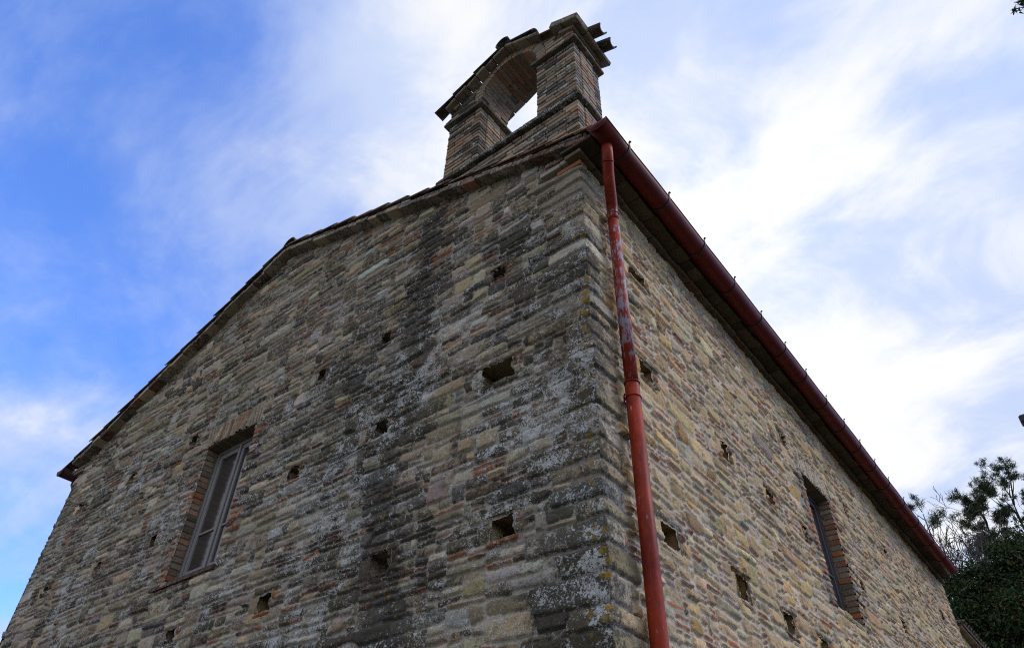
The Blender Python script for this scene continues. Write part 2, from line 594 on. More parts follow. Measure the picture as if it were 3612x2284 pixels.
class Relief:
    def __init__(s, U, V, rng, pal, palb, mort, depth, joint, warp=0.010, seed=1, mz=0.35):
        s.U, s.V = U, V
        s.uu, s.vv = np.meshgrid(U, V)
        s.rng, s.pal, s.palb = rng, pal, palb
        s.joint, s.seed = joint, seed
        uu, vv = s.uu, s.vv
        s.wu = uu + warp * (0.6 * perlin(uu * 6, vv * 8, seed) + 0.45 * perlin(uu * 19, vv * 23, seed + 1) + .25 * perlin(uu * 41, vv * 43, seed + 2))
        s.wv = vv + warp * (0.40 * perlin(uu * 3.5 + 9, vv * 8, seed + 10) + 0.32 * perlin(uu * 17, vv * 21, seed + 11)
                            + .22 * perlin(uu * 39, vv * 43, seed + 12)) + 0.014 * perlin(uu * 0.7, vv * 1.1, seed + 31)
        s.D = np.full(uu.shape, -0.05)
        mn = fbm(uu * 16, vv * 16, seed + 20, 3)
        ml = fbm(uu * 1.7, vv * 1.7, seed + 24, 2)
        s.mh = -depth * (0.75 + mz * mn + 0.35 * ml) - 0.004
        s.H = s.mh.copy()
        base = np.array(mort)
        s.C = base[None, None] * (1 + 0.22 * mn + 0.22 * ml)[..., None]
        s.cut = np.zeros(uu.shape, bool)
        s.holes = []
        s.K = np.zeros(uu.shape + (4,))
        s.K[..., 1] = 0.1
        s.K[..., 2] = 0.15
        s.sn = fbm(uu * 13, vv * 15, seed + 40, 3)

    def sl(s, a, b, c, e):
        i0, i1 = np.searchsorted(s.U, (a, b))
        j0, j1 = np.searchsorted(s.V, (c, e))
        return slice(j0, j1), slice(i0, i1)

    def clear(s, a, b, c, e):
        q = s.sl(a - .06, b + .06, c - .06, e + .06)
        du = np.abs(s.wu[q] - (a + b) / 2) - (b - a) / 2
        dv = np.abs(s.wv[q] - (c + e) / 2) - (e - c) / 2
        out = np.maximum(du, dv)
        k = out < 0.0
        s.H[q][k] = s.mh[q][k]
        s.C[q][k] = s.C[q][k] * 0 + s.mcol(q)[k]
        s.D[q] = np.minimum(s.D[q], out)
        s.K[q][k] = (0, .1, .15, 0)

    def mcol(s, q):
        return np.broadcast_to(np.array((0.25, 0.22, 0.175)), s.C[q].shape)

    def stone(s, a, b, c, e, kind, colr=None, prot=None, g=None, li=None, rot=None, rad=None, smooth_e=None):
        r = s.rng
        q = s.sl(a - .05, b + .05, c - .05, e + .05)
        wu, wv = s.wu[q], s.wv[q]
        if wu.size == 0:
            return
        j = s.joint * (0.7 + 0.6 * r.random())
        cu, cv = (a + b) / 2, (c + e) / 2
        th = (r.normal(0, 0.034) if rot is None else rot)
        if (b - a) > 0.35:
            th *= 0.5
        x = (wu - cu) * math.cos(th) + (wv - cv) * math.sin(th)
        y = -(wu - cu) * math.sin(th) + (wv - cv) * math.cos(th)
        hx, hy = max((b - a) / 2 - j, .008), max((e - c) / 2 - j, .008)
        # not a true rectangle: the ends taper and slant
        tp = r.normal(0, 0.10) if kind == 0 else 0.02
        sk = r.normal(0, 0.20) if kind == 0 else 0.0
        hyl = hy * (1 - abs(tp) + tp * x / hx)
        xs = x + sk * y
        rd = (0.14 + 0.34 * r.random()) * min(hx, hy) if rad is None else rad
        rd = min(rd, 0.95 * min(hx, hy))
        qx = np.abs(xs) - hx + rd
        qy = np.abs(y) - hyl + rd
        sd = np.hypot(np.maximum(qx, 0), np.maximum(qy, 0)) + np.minimum(np.maximum(qx, qy), 0) - rd
        d_ = -sd + 0.003 * s.sn[q]
        if kind == 0 and rad is None:                              # knocked-off corners
            for sx in (-1, 1):
                for sy in (-1, 1):
                    if r.random() < .45:
                        ph = r.uniform(.5, 1.25)
                        nx_, ny_ = sx * math.cos(ph), sy * math.sin(ph)
                        off = abs(nx_) * hx + abs(ny_) * hy - r.uniform(.05, .6) * min(hx, hy)
                        d_ = np.minimum(d_, off - (nx_ * xs + ny_ * y))
        win = d_ > np.maximum(s.D[q], -0.004)
        if not win.any():
            return
        if prot is None:
            prot = r.normal(0.002, 0.006) if kind == 0 else r.normal(0.001, 0.005)
        tilt = r.normal(0, 0.03), r.normal(-0.01, 0.10)
        ed = (0.006 + 0.005 * r.random()) if smooth_e is None else smooth_e
        S = sstep(d_, -0.003, ed)
        top = prot + tilt[0] * x + tilt[1] * y + 0.006 * s.sn[q] + 0.16 * np.minimum(d_, 0.03) - 0.004
        h = s.mh[q] + (top - s.mh[q]) * S
        s.H[q][win] = h[win]
        s.D[q][win] = d_[win]
        if colr is None:
            P = s.palb if kind == 1 else s.pal
            colr = np.array(P[int(r.integers(len(P)))])
            colr = colr * (1 + r.normal(0, 0.15)) * (1 + r.normal(0, 0.04, 3))
        colr = np.clip(colr, 0.02, 0.7)
        k = S[..., None]
        cc = s.C[q] * (1 - k) + np.array(colr) * k
        s.C[q][win] = cc[win]
        gg = ((r.uniform(.32, .56) if r.random() < .45 else r.uniform(.0, .28)) if g is None else g)
        ll = (np.clip(r.normal(0.34, 0.11), 0, 0.8) if li is None else li)
        s.K[q][win] = np.stack([S, np.full(S.shape, gg), np.full(S.shape, ll), np.zeros(S.shape)], -1)[win]

    def hole(s, cu, cv, wd, hg, seed=0):
        """putlog hole: a real recess; a lintel stone over it, a broken stone beside it"""
        r = s.rng
        a, b, c, e = cu - wd / 2, cu + wd / 2, cv - hg / 2, cv + hg / 2
        s.clear(a - .09, b + .11, e, e + .075)
        s.stone(a - .09, b + .11, e, e + .075, 0, rad=.012)
        s.clear(a - .10, a, c, e)
        s.stone(a - .13, a + .005, c - .01, e, 0)
        s.clear(b, b + .07, c, e)
        half = (c + e) / 2
        s.stone(b, b + .12, c, half, 0)
        s.stone(b, b + .10, half, e, 1)
        s.clear(a - .02, b + .03, c - .05, c)
        s.stone(a - .04, b + .05, c - .05, c, int(r.random() < .4), rad=.01)
        q = s.sl(a - .06, b + .06, c - .06, e + .06)
        du = np.abs(s.uu[q] - cu + 0.12 * (s.vv[q] - cv)) - wd / 2
        dv = np.abs(s.vv[q] - cv - 0.06 * (s.uu[q] - cu)) - hg / 2
        dd = np.maximum(du, dv) + 0.0025 * s.sn[q]
        s.cut[q] |= dd < 0
        s.holes.append((cu, cv, wd, hg))


def steps(a, b, f):
    out = [a]
    while out[-1] < b:
        out.append(out[-1] + f(out[-1]))
    out[-1] = b
    return np.array(out)


def rake_z(x):
    return np.where(x > -4.72, 8.80 - 0.339 * (x + 4.72), 8.80 - 0.425 * (-4.72 - x))


PAL_F = [(.20, .165, .12), (.17, .145, .105), (.22, .20, .165), (.15, .135, .09), (.27, .25, .21), (.25, .20, .135),
         (.19, .175, .15), (.21, .17, .11), (.14, .12, .09), (.23, .205, .15), (.30, .26, .20), (.24, .24, .23)]
PAL_S = [(.36, .285, .185), (.33, .27, .185), (.38, .31, .21), (.34, .24, .12), (.30, .265, .20), (.40, .33, .235),
         (.29, .245, .16), (.37, .28, .16), (.27, .225, .14), (.35, .30, .22), (.26, .24, .20), (.42, .36, .27)]
PAL_B = [(.33, .125, .06), (.36, .15, .075), (.30, .115, .065), (.34, .19, .12), (.28, .17, .12), (.38, .14, .055)]
PAL_BOLD = [(.34, .26, .175), (.31, .235, .16), (.37, .275, .19), (.34, .225, .155), (.28, .215, .155), (.39, .30, .21),
            (.33, .215, .145), (.24, .19, .14), (.33, .26, .19), (.36, .27, .18), (.32, .25, .18), (.35, .18, .11), (.30, .24, .17), (.31, .25, .185), (.27, .22, .165)]

church = empty('church', 'old stone church with a brick bell gable and a red gutter', 'church')

PAL_F = [tuple(np.array(q) * (1.66, 1.55, 1.41)) for q in PAL_F]
PAL_S = [tuple(np.array(q) * (1.33, 1.14, .87)) for q in PAL_S]
Z_FINE = 2.3
rng = np.random.default_rng(11)
Uf = steps(-9.07, 0.0, lambda x: 0.0125 if x < -6 else (0.0105 if x < -3 else 0.0085))
Vf = np.concatenate([np.arange(0, Z_FINE, 0.03), np.arange(Z_FINE, 8.95, 0.008)])
Us = steps(0.0, 12.55, lambda y: 0.0085 if y < 1.6 else (0.011 if y < 4 else (0.015 if y < 7 else 0.021)))
Vs = np.concatenate([np.arange(0, Z_FINE, 0.03), np.arange(Z_FINE, 7.30, 0.008)])

RF = Relief(Uf, Vf, rng, PAL_F, PAL_B, (.42, .375, .315), 0.021, 0.0055, 0.012, 100)
for (i, j, a, b, k) in rubble(915, 900, rng, 9.2, 25, 0.085, 4, 20):
    zc = (a + b) / 200
    RF.stone(i / 100 - 9.12, j / 100 - 9.12, a / 100, b / 100, k)
RS = Relief(Us, Vs, rng, PAL_S, PAL_B, (.48, .40, .295), 0.015, 0.0095, 0.015, 300, 0.4)
for (i, j, a, b, k) in rubble(1266, 735, rng, 9.8, 24, 0.24, 5, 20):
    RS.stone(i / 100 - .05, j / 100 - .05, a / 100, b / 100, k, li=float(np.clip(rng.normal(.12, .15), 0, .6)),
             g=float(np.clip(rng.normal(.10, .12), 0, .5)))
RF.mh *= 1 - .5 * np.exp(-(RF.uu / .6) ** 2)
RS.mh *= 1 - .3 * np.exp(-(RS.uu / .5) ** 2)
# corner stones: long ones turn the corner, alternately long on one side and on the other
z = 0.0
kk = 0
while z < 7.02:
    h = float(rng.uniform(0.11, 0.185))
    if z + h > 7.02:
        h = 7.06 - z
    lf, ls = (rng.uniform(.34, .70), rng.uniform(.18, .28)) if kk % 2 else (rng.uniform(.2, .4), rng.uniform(.24, .44))
    up = z > 6.6
    cc = np.array(PAL_F[int(rng.integers(len(PAL_F)))]) * rng.uniform(.8, 1.1)
    if up:
        cc = np.array((.30, .255, .18)) * rng.uniform(.85, 1.1)
    g, li = float(rng.uniform(.2, .5)), float(rng.uniform(.32, .65))
    if up:
        g, li = .08, .2
    pr = float(rng.uniform(.008, .024))
    pr *= .5
    RF.clear(-lf, .02, z, z + h)
    RS.clear(-.02, ls, z, z + h)
    RF.stone(-lf, .35, z, z + h, 0, cc, pr, g, li, rot=0, rad=.012, smooth_e=.010)
    RS.stone(-.35, ls, z, z + h, 0, cc * np.array((1.25, 1.2, 1.1)), pr, g * .75, li * .6, rot=0, rad=.012, smooth_e=.010)
    z += h
    kk += 1

WINF = (-5.27, -4.34, 4.34, 5.93)
WINS = (4.60, 5.50, 4.40, 5.97)


def window_dress(R_, win, old):
    a, b, c, e = win
    R_.clear(a - .28, a, c - .06, e)
    R_.clear(b, b + .24, c - .06, e)
    zz_ = c - .05
    n = 0
    while zz_ < e - .02:
        t_ = rng.random()
        for sd in (0, 1):
            L = (0.13 if (n + sd) % 2 else 0.26) + rng.normal(0, .02)
            brick = rng.random() < (.72 if old else .6)
            cc = None
            if brick and rng.random() < .55:
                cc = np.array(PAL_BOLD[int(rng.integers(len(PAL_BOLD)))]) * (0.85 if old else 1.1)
            x0, x1 = (a - L, a + .015) if sd == 0 else (b - .015, b + L)
            R_.stone(x0, x1, zz_, zz_ + .067, 1 if brick else 0, cc, rng.uniform(.0, .008), None, None, rot=0, rad=.006)
        zz_ += .067
        n += 1
    R_.clear(a - .06, b + .07, e, e + .275)
    x = a - .05
    while x < b + .05:
        w_ = rng.uniform(.048, .062)
        if rng.random() < .16:
            cc = np.array((.33, .16, .09)) * rng.uniform(.8, 1.1)
        else:
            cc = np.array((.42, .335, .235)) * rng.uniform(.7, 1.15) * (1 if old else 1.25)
        R_.stone(x, x + w_, e - .015, e + rng.uniform(.25, .275), 1, cc, rng.uniform(.004, .012), .15, .12, rot=-.02, rad=.004)
        x += w_ + .003
    q = R_.sl(a, b, c, e)
    R_.H[q] = -0.02


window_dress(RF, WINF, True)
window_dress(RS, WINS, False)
for (x, zc, wd, hg) in [(-.927, 6.19, .14, .13), (-2.369, 6.14, .13, .13), (-.89, 5.065, .31, .19), (-3.324, 6.13, .13, .13),
                        (-2.208, 5.04, .15, .15), (-3.386, 4.99, .15, .14), (-5.701, 6.19, .17, .15), (-7.083, 6.15, .13, .13),
                        (-8.377, 6.10, .12, .13), (-5.84, 4.95, .13, .16), (-7.03, 4.95, .14, .14), (-8.32, 4.92, .13, .15),
                        (-.80, 3.735, .20, .165), (-1.97, 3.765, .20, .18), (-3.372, 3.77, .16, .15), (-4.769, 3.75, .15, .14)]:
    RF.hole(x, zc, wd, hg)
for (y, zc, wd, hg) in [(.86, 6.27, .27, .15), (.80, 5.13, .22, .17), (2.207, 5.09, .15, .17), (.85, 3.77, .24, .16),
                        (4.213, 6.21, .13, .13), (3.214, 5.05, .16, .14), (6.273, 6.16, .14, .13), (4.15, 5.03, .13, .14),
                        (2.03, 3.79, .18, .2), (2.95, 3.76, .2, .17), (3.80, 3.78, .2, .14), (5.938, 5.01, .15, .13),
                        (8.011, 6.20, .15, .13), (9.669, 6.12, .15, .13), (7.676, 5.01, .16, .14), (9.6, 4.95, .15, .13),
                        (11.2, 6.1, .15, .13)]:
    RS.hole(y, zc, wd, hg)

# weathering of the front: black run-off streak below the bell gable, lichen, orange lichen at the corner
u, v = RF.uu, RF.vv
path = np.interp(v[:, 0], [2.5, 3.3, 4.5, 5.2, 6.6, 7.9], [-1.95, -1.93, -2.12, -1.92, -1.89, -1.90])[:, None]
path = path + .12 * perlin(v * 1.6, u * 0 + 3.3, 71)
wd = np.interp(v[:, 0], [2.5, 4, 6, 7.9], [.17, .18, .16, .11])[:, None] * (1 + .5 * perlin(u * 0 + 1.1, v * 1.6, 72))
streak = np.exp(-((u - path + .16 * fbm(u * 2.5, v * 6, 78, 3)) / wd) ** 2) * (0.85 + .5 * fbm(u * 3, v * 2, 73, 3))
streak2 = .55 * np.exp(-((u + 1.25 + .1 * perlin(v, u * 0, 75)) / .5) ** 2) * sstep(6.6 - v, 0, 1.2)
near = sstep(6.9 - v, -.1, 1.0)
patch = sstep(fbm(u * .8, v * .8, 81, 3), -.25, .7)
K = RF.K
K[..., 1] += (.50 + .40 * sstep(fbm(u * 5, v * 6, 77, 3), -.6, .6) + .6 * np.clip(K[..., 1], 0, .7)) * np.clip(streak, 0, 1) + .20 * np.exp(-((u + 2.55) / .4) ** 2) * near - .14 * np.exp(-((u + 1.35) / .3) ** 2) * near + .30 * patch * near * sstep(u, -7.5, -.5) + .04 + .13 * sstep(u, -4.5, -1.5) * near * sstep(fbm(u * 1.6, v * 2.2, 83, 3), -.7, .5)
K[..., 2] += .10 + .45 * near * sstep(fbm(u * .9, v * .7, 85, 3), -.3, .6) - .12 * sstep(v, 6.6, 7.6) - .08 * np.clip(streak, 0, 1)
K[..., 3] = np.clip(.66 * np.exp(-((u + .02) / .13) ** 2) * sstep(v, 2.5, 3.0) * sstep(6.6 - v, 0, .5)
                    + .40 * np.clip(streak, 0, 1) * sstep(5.8 - v, 0, .8) + .10 * near * patch, 0, 1)
K[..., 1] *= np.where(K[..., 0] < .4, .8, 1)
us, vs_ = RS.uu, RS.vv
RS.K[..., 3] = .5 * np.exp(-(us / .10) ** 2) * sstep(6.6 - vs_, 0, .5)
RS.K[..., 1] += .25 * np.exp(-(us / .18) ** 2) + .14 * sstep(fbm(us * .7, vs_ * .7, 91, 3), .1, .8)
np.clip(RF.K, 0, 1.6, out=RF.K)
np.clip(RS.K, 0, 1.6, out=RS.K)

# slow bulges of an old wall
RF.H += .012 * fbm(u * .8, v * .8, 95, 2)
RS.H += .012 * fbm(us * .8, vs_ * .8, 97, 2) * sstep(us, 0, .5)
RS.H[:, 0] = RF.H[:len(Vs), -1]


def grid_faces(nr, nc, keep):
    I, J = np.meshgrid(np.arange(nc - 1), np.arange(nr - 1))
    a = (J * nc + I)
    F = np.stack([a, a + 1, a + nc + 1, a + nc], -1)
    return F[keep]


def wall_mesh(name, R_, P, keep, m, parent, flip=False):
    nr, nc = R_.uu.shape
    F = grid_faces(nr, nc, keep)
    used = np.zeros(nr * nc, bool)
    used[F.ravel()] = True
    idx = np.cumsum(used) - 1
    F = idx[F]
    if flip:
        F = F[:, ::-1]
    me = raw_mesh(name, P.reshape(-1, 3)[used], F,
                  {'Col': R_.C.reshape(-1, 3)[used], 'Msk': R_.K.reshape(-1, 4)[used]})
    return link(name, me, m, parent)


def cell(a):
    return a[:-1, :-1]


kf = np.clip(1 + RF.uu / .06, 0, 1)
Hf = RF.H - .010 * kf ** 2
kl = np.clip(1 - (RF.uu + 9.07) / .05, 0, 1)
PF = np.stack([RF.uu + kf * Hf - kl * Hf, -Hf, RF.vv], -1)
ks = np.clip(1 - RS.uu / .06, 0, 1)
Hs = RS.H - .010 * ks ** 2
PS = np.stack([Hs, RS.uu - ks * Hs, RS.vv], -1)
inF = (cell(RF.uu) > WINF[0]) & (cell(RF.uu) < WINF[1]) & (cell(RF.vv) > WINF[2]) & (cell(RF.vv) < WINF[3])


def cutc(R_):
    c = R_.cut
    return c[:-1, :-1] & c[1:, 1:]


keepF = (cell(RF.vv) < rake_z(cell(RF.uu)) + .02) & ~inF & ~cutc(RF)
inS = (cell(RS.uu) > WINS[0]) & (cell(RS.uu) < WINS[1]) & (cell(RS.vv) > WINS[2]) & (cell(RS.vv) < WINS[3])
keepS = (cell(RS.vv) < 7.16) & ~inS & ~cutc(RS)
wall_mesh('front_wall', RF, PF, keepF, M_FRONT, church)
wall_mesh('side_wall', RS, PS, keepS, M_SIDE, church)

for R_, pt_, m_, pal_ in ((RF, lambda u_, d_, z_: (u_, d_, z_), M_FRONT, PAL_F), (RS, lambda u_, d_, z_: (-d_, u_, z_), M_SIDE, PAL_S)):
    for (cu, cv, wd_, hg_) in R_.holes:
        hb = MB()
        n4 = 5
        x0, x1, z0, z1 = cu - wd_ / 2 - .022, cu + wd_ / 2 + .022, cv - hg_ / 2 - .02, cv + hg_ / 2 + .02
        sh_ = .16 * (z1 - z0) / 2
        crn = [(x0 + sh_, z0), (x1 + sh_, z0), (x1 - sh_, z1), (x0 - sh_, z1)]
        for e_ in range(4):
            pa, pb = crn[e_], crn[(e_ + 1) % 4]
            d0 = .004
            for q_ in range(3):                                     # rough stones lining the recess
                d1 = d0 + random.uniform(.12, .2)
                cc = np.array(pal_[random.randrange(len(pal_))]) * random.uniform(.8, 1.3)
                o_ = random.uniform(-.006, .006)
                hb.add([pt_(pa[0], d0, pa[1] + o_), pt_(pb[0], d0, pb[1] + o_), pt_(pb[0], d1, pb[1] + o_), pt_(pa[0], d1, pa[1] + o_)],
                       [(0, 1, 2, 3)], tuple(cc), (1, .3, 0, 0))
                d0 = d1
        hb.add([pt_(px_, .36, pz_) for px_, pz_ in crn], [(0, 1, 2, 3)], (.06, .045, .03), (1, .3, 0, 0))  # dirt-brown back, coloured darker still for the shade of the depth
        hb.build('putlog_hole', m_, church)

# the two walls that face away: plain stone sheets with an inner lining that closes the building
b = MB()
k0 = (1, .35, .3, 0)
c0 = (.2, .175, .13)
n_ = 24
for i in range(n_):
    z0, z1 = 6.93 * i / n_, 6.93 * (i + 1) / n_
    b.add([(-9.075, .004, z0), (-9.075, 12.55, z0), (-9.075, 12.55, z1), (-9.075, .004, z1)], [(0, 3, 2, 1)], c0, k0)
b.build('left_wall', M_FRONT, church)
b = MB()
b.add([(-9.07, 12.55, 0), (0, 12.55, 0), (0, 12.55, 7.2), (-4.72, 12.55, 8.8), (-9.07, 12.55, 6.93)], [(0, 4, 3, 2, 1)], c0, k0)
b.build('rear_wall', M_FRONT, church)
b = MB()                                                           # dark lining behind the relief
b.add([(-9.0, .45, 0), (-.45, .45, 0), (-.45, .45, 7.25), (-4.72, .45, 8.7), (-9.0, .45, 6.85)], [(0, 1, 2, 3, 4)], (.03, .03, .03), k0)
b.add([(-.45, .45, 0), (-.45, 12.5, 0), (-.45, 12.5, 7.2), (-.45, .45, 7.2)], [(0, 1, 2, 3)], (.03, .03, .03), k0)
b.build('interior_lining', M_DARK, church)

# ------------------------------------------------------------------ windows


def bold():
    return tuple(np.array(PAL_BOLD[random.randrange(len(PAL_BOLD))]) * random.uniform(.75, 1.1))


def make_window(win, place, label):
    """place(u, d, z): a point at u along the wall, d deep behind its face"""
    a, bb, c, e = win
    wnd = empty('window', parent=church)
    wnd['label'] = label
    # reveals of brick
    rv = MB()

    def pbox(mb, lo, hi, colr, ch=.003, k=(1, .3, .2, 0), jit=0):
        o = np.array(place(0, 0, 0))
        ex = np.array(place(1, 0, 0)) - o
        ey = np.array(place(0, 1, 0)) - o
        mb.box(lo, hi, colr, ch, k, (o, ex, ey, (0, 0, 1)), jit)
    for sd in (0, 1):
        x0, x1 = (a - .10, a) if sd == 0 else (bb, bb + .10)
        pbox(rv, (x0 + (-.004 if sd == 0 else .006), .022, c - .03), (x1 - (.006 if sd == 0 else -.004), .30, e + .02), (.22, .2, .16))
        z_ = c - .02
        while z_ < e - .01:
            orange = random.random() < .4
            cc = (np.array(PAL_B[random.randrange(6)]) * random.uniform(.9, 1.25) if orange
                  else np.array(bold()) * random.uniform(.6, 1.0))
            d1 = random.uniform(.12, .15)
            j = random.uniform(-.004, .004)
            pbox(rv, (x0, .006, z_), (x1 + (.004 + j if sd == 0 else 0), d1, z_ + .054), cc, .006, (1, .2, .1, 0), .002) if sd == 0 else \
                pbox(rv, (x0 - .004 - j, .006, z_), (x1, d1, z_ + .054), cc, .006, (1, .2, .1, 0), .002)
            z_ += .067
    x = a - .04
    while x < bb + .03:                                             # soffit of the lintel
        w_ = random.uniform(.048, .058)
        pbox(rv, (x, .004, e - random.uniform(.002, .008)), (x + w_, .26, e + .1), tuple(np.array((.21, .165, .115)) * random.uniform(.7, 1.1)), .004, (1, .1, 0, 0))
        x += w_ + .006
    rv.build('brick_reveal', M_BRICK, wnd)
    sb = MB()
    x = a - .16 if win is WINF else a - .02
    while x < bb - .02:
        L = random.uniform(.22, .32)
        x2 = min(x + L, bb + .02)
        pj = -.010 if win is WINF else .012
        vs = [place(x, pj, c - .055), place(x2, pj, c - .055), place(x2, pj, c - .012), place(x, pj, c - .012),
              place(x, .22, c - .055), place(x2, .22, c - .055), place(x2, .22, c + .10), place(x, .22, c + .10)]
        sb.add(vs, [(0, 1, 2, 3), (3, 2, 6, 7), (1, 5, 6, 2), (0, 3, 7, 4), (0, 4, 5, 1)],
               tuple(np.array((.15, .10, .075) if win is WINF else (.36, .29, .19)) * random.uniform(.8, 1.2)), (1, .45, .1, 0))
        x = x2 + .004
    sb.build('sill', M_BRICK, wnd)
    fr = MB()
    D0 = .15
    bot = c + .06
    mid = (a + bb) / 2

    def bar(x0, x1, d0, d1, z0, z1):
        pbox(fr, (x0, d0, z0), (x1, d1, z1), (.2, .18, .18), .004)
    bar(a, a + .045, D0, D0 + .07, bot, e)
    bar(bb - .045, bb, D0, D0 + .07, bot, e)
    bar(a + .045, bb - .045, D0, D0 + .07, e - .045, e)
    bar(a + .045, bb - .045, D0, D0 + .07, bot, bot + .03)
    wood = M_WOOD if win is WINF else M_WOOD_SHADED
    fr.build('frame', wood, wnd)
    for (x0, x1) in ((a + .048, mid - .003), (mid + .003, bb - .048)):
        sh = MB()
        d0 = D0 + .012

        def sbar(p0, p1, z0, z1, dd=0.0, w=.04):
            pbox(sh, (p0, d0 + dd, z0), (p1, d0 + w, z1), (.2, .18, .18), .004)
        sbar(x0, x0 + .055, bot + .03, e - .048)
        sbar(x1 - .055, x1, bot + .03, e - .048)
        sbar(x0 + .055, x1 - .055, e - .11, e - .048)
        sbar(x0 + .055, x1 - .055, bot + .03, bot + .09)
        zq = 4.90 if win is WINF else 4.98
        sbar(x0 + .055, x1 - .055, zq - .014, zq + .014, .006, .034)
        so_ = sh.build('sash', wood, wnd)
        gl = MB()
        pbox(gl, (x0 + .05, d0 + .022, bot + .06), (x1 - .05, d0 + .027, e - .08), (.1, .1, .1), .001)
        gl.build('pane', M_GLASS, so_)
    cv = MB()
    pbox(cv, (mid - .018, D0 - .008, bot + .03), (mid + .018, D0 + .011, e - .046), (.2, .18, .18), .005)
    cv.build('cover_strip', wood, wnd)


make_window(WINF, lambda u_, d_, z_: (u_, d_, z_), 'grey wooden window in the front wall with a brick lintel')
make_window(WINS, lambda u_, d_, z_: (-d_, u_, z_), 'narrow looking deep window in the side wall under the gutter')

# ------------------------------------------------------------------ eaves, verge and roof
RIDGE_X, RIDGE_Z = -4.72, 8.80
SR = np.array((1, 0, -.339)) / math.hypot(1, .339)                  # down the right slope
SLF = np.array((-1, 0, -.425)) / math.hypot(1, .425)                # down the left slope


def slope_frame(sgn, s_, y=0.0):
    dv = SR if sgn > 0 else SLF
    nrm = np.array((-dv[2] * (1 if dv[0] > 0 else -1), 0, abs(dv[0])))
    o = np.array((RIDGE_X, y, RIDGE_Z)) + dv * s_
    return o, dv, nrm


verge = MB()
for sgn, L in ((1, 5.13), (-1, 4.76)):
    s_ = 0.0 if sgn > 0 else 0.004
    while s_ < L:
        wd_ = random.uniform(.15, .31)
        s2 = min(s_ + wd_, L)
        o, dv, nrm = slope_frame(sgn, 0)
        cc = np.array((.37, .30, .22)) * random.uniform(.7, 1.15)
        if random.random() < .25:
            cc = np.array((.25, .13, .085)) * random.uniform(.8, 1.1)
        fy = -.125 + random.uniform(-.012, .008)
        verge.box((s_, fy, random.uniform(-.004, .004)), (s2 - .004, .5, .054), tuple(cc), .005,
                  (1, random.uniform(.2, .5), random.uniform(.1, .5), .1), (o, dv, (0, 1, 0), nrm), .003)
        s_ = s2
    # mortar bed with lichen over the bricks
    s_ = 0.0
    o, dv, nrm = slope_frame(sgn, 0)
    while s_ < L - .02:
        s2 = min(s_ + random.uniform(.1, .3), L - .02)
        verge.box((s_, -.112 + random.uniform(-.014, .012), .052), (s2, .5, .088 + random.uniform(-.01, .014)),
                  tuple(np.array((.30, .27, .22)) * random.uniform(.7, 1.1)), .012,
                  (.5, random.uniform(.2, .6), random.uniform(.3, .75), .12), (o, dv, (0, 1, 0), nrm), .006)
        s_ = s2
verge.build('verge_bricks', M_BRICK, church)

# side eaves: a stepped course and a flat course of bricks carrying the tiles
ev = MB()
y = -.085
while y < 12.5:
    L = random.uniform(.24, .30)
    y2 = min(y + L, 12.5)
    ev.box((-.12, y, 7.085), (.055 + random.uniform(-.006, .006), y2 - .008, 7.14), tuple(np.array(bold()) * .45), .006, (1, .3, .05, 0), None, .003)  # stained bricks, colour darkened further for the shade under the eaves
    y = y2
y = -.118
while y < 12.45:
    L = random.uniform(.14, .30)
    y2 = min(y + L, 12.45)
    cc = np.array((.085, .065, .045)) * random.uniform(.6, 1.25)  # soffit shade and staining both put into this dark brick colour
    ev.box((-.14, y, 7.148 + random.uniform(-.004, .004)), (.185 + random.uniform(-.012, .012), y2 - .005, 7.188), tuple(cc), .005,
           (1, .25, .05, 0), None, .003)
    y = y2
ev.box((-.14, -.06, 7.186), (.17, 12.40, 7.215), (.14, .12, .10), .006, (0, .5, .1, 0))
# return of the eaves course on the front
ev.box((-.42, -.052, 7.088), (-.19, .1, 7.142), (.34, .30, .25), .006, (1, .05, .35, 0), None, .003)
ev.box((-.185, -.056, 7.090), (.05, -.088 + .1, 7.141), (.31, .27, .22), .006, (1, .05, .3, 0), None, .003)
ev.box((-.25, -.018, 7.02), (.012, .1, 7.08), (.32, .13, .065), .006, (1, .1, .1, 0), None, .003)
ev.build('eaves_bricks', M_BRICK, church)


def coppo(mb, o, dv, nrm, L, r1, r2, c, th=.014, up=True, seg=8, k=(1, .4, .4, .1), arc=170):
    """half round tile from o along dv; r1 at the upper end, r2 at the lower; up = arched over"""
    o, dv, nrm = [np.array(q, float) for q in (o, dv, nrm)]
    sd = np.cross(nrm, dv)
    vs = []
    for t_, r in ((0, r1), (L, r2)):
        for rr in (r, r - th):
            for i in range(seg + 1):
                a_ = math.radians(-arc / 2 + arc * i / seg)
                hgt = math.cos(a_) * rr - (r1 if not up else 0) * 0
                if not up:
                    hgt = -hgt
                vs.append(o + dv * t_ + sd * math.sin(a_) * rr + nrm * hgt)
    n = seg + 1
    fs = []
    for i in range(seg):
        fs.append((i, i + 1, 2 * n + i + 1, 2 * n + i))
        fs.append((n + i + 1, n + i, 3 * n + i, 3 * n + i + 1))
        fs.append((i + 1, i, n + i, n + i + 1))
        fs.append((2 * n + i, 2 * n + i + 1, 3 * n + i + 1, 3 * n + i))
    fs.append((0, 2 * n, 3 * n, n))
    fs.append((n - 1, 2 * n - 1, 4 * n - 1, 3 * n - 1))
    mb.add(vs, fs, c, k)


def tile_col():
    return tuple(np.array(random.choice([(.20, .13, .09), (.24, .14, .09), (.17, .13, .10), (.15, .12, .095), (.26, .15, .095),
                                         (.21, .165, .125)])) * random.uniform(.95, 1.6))


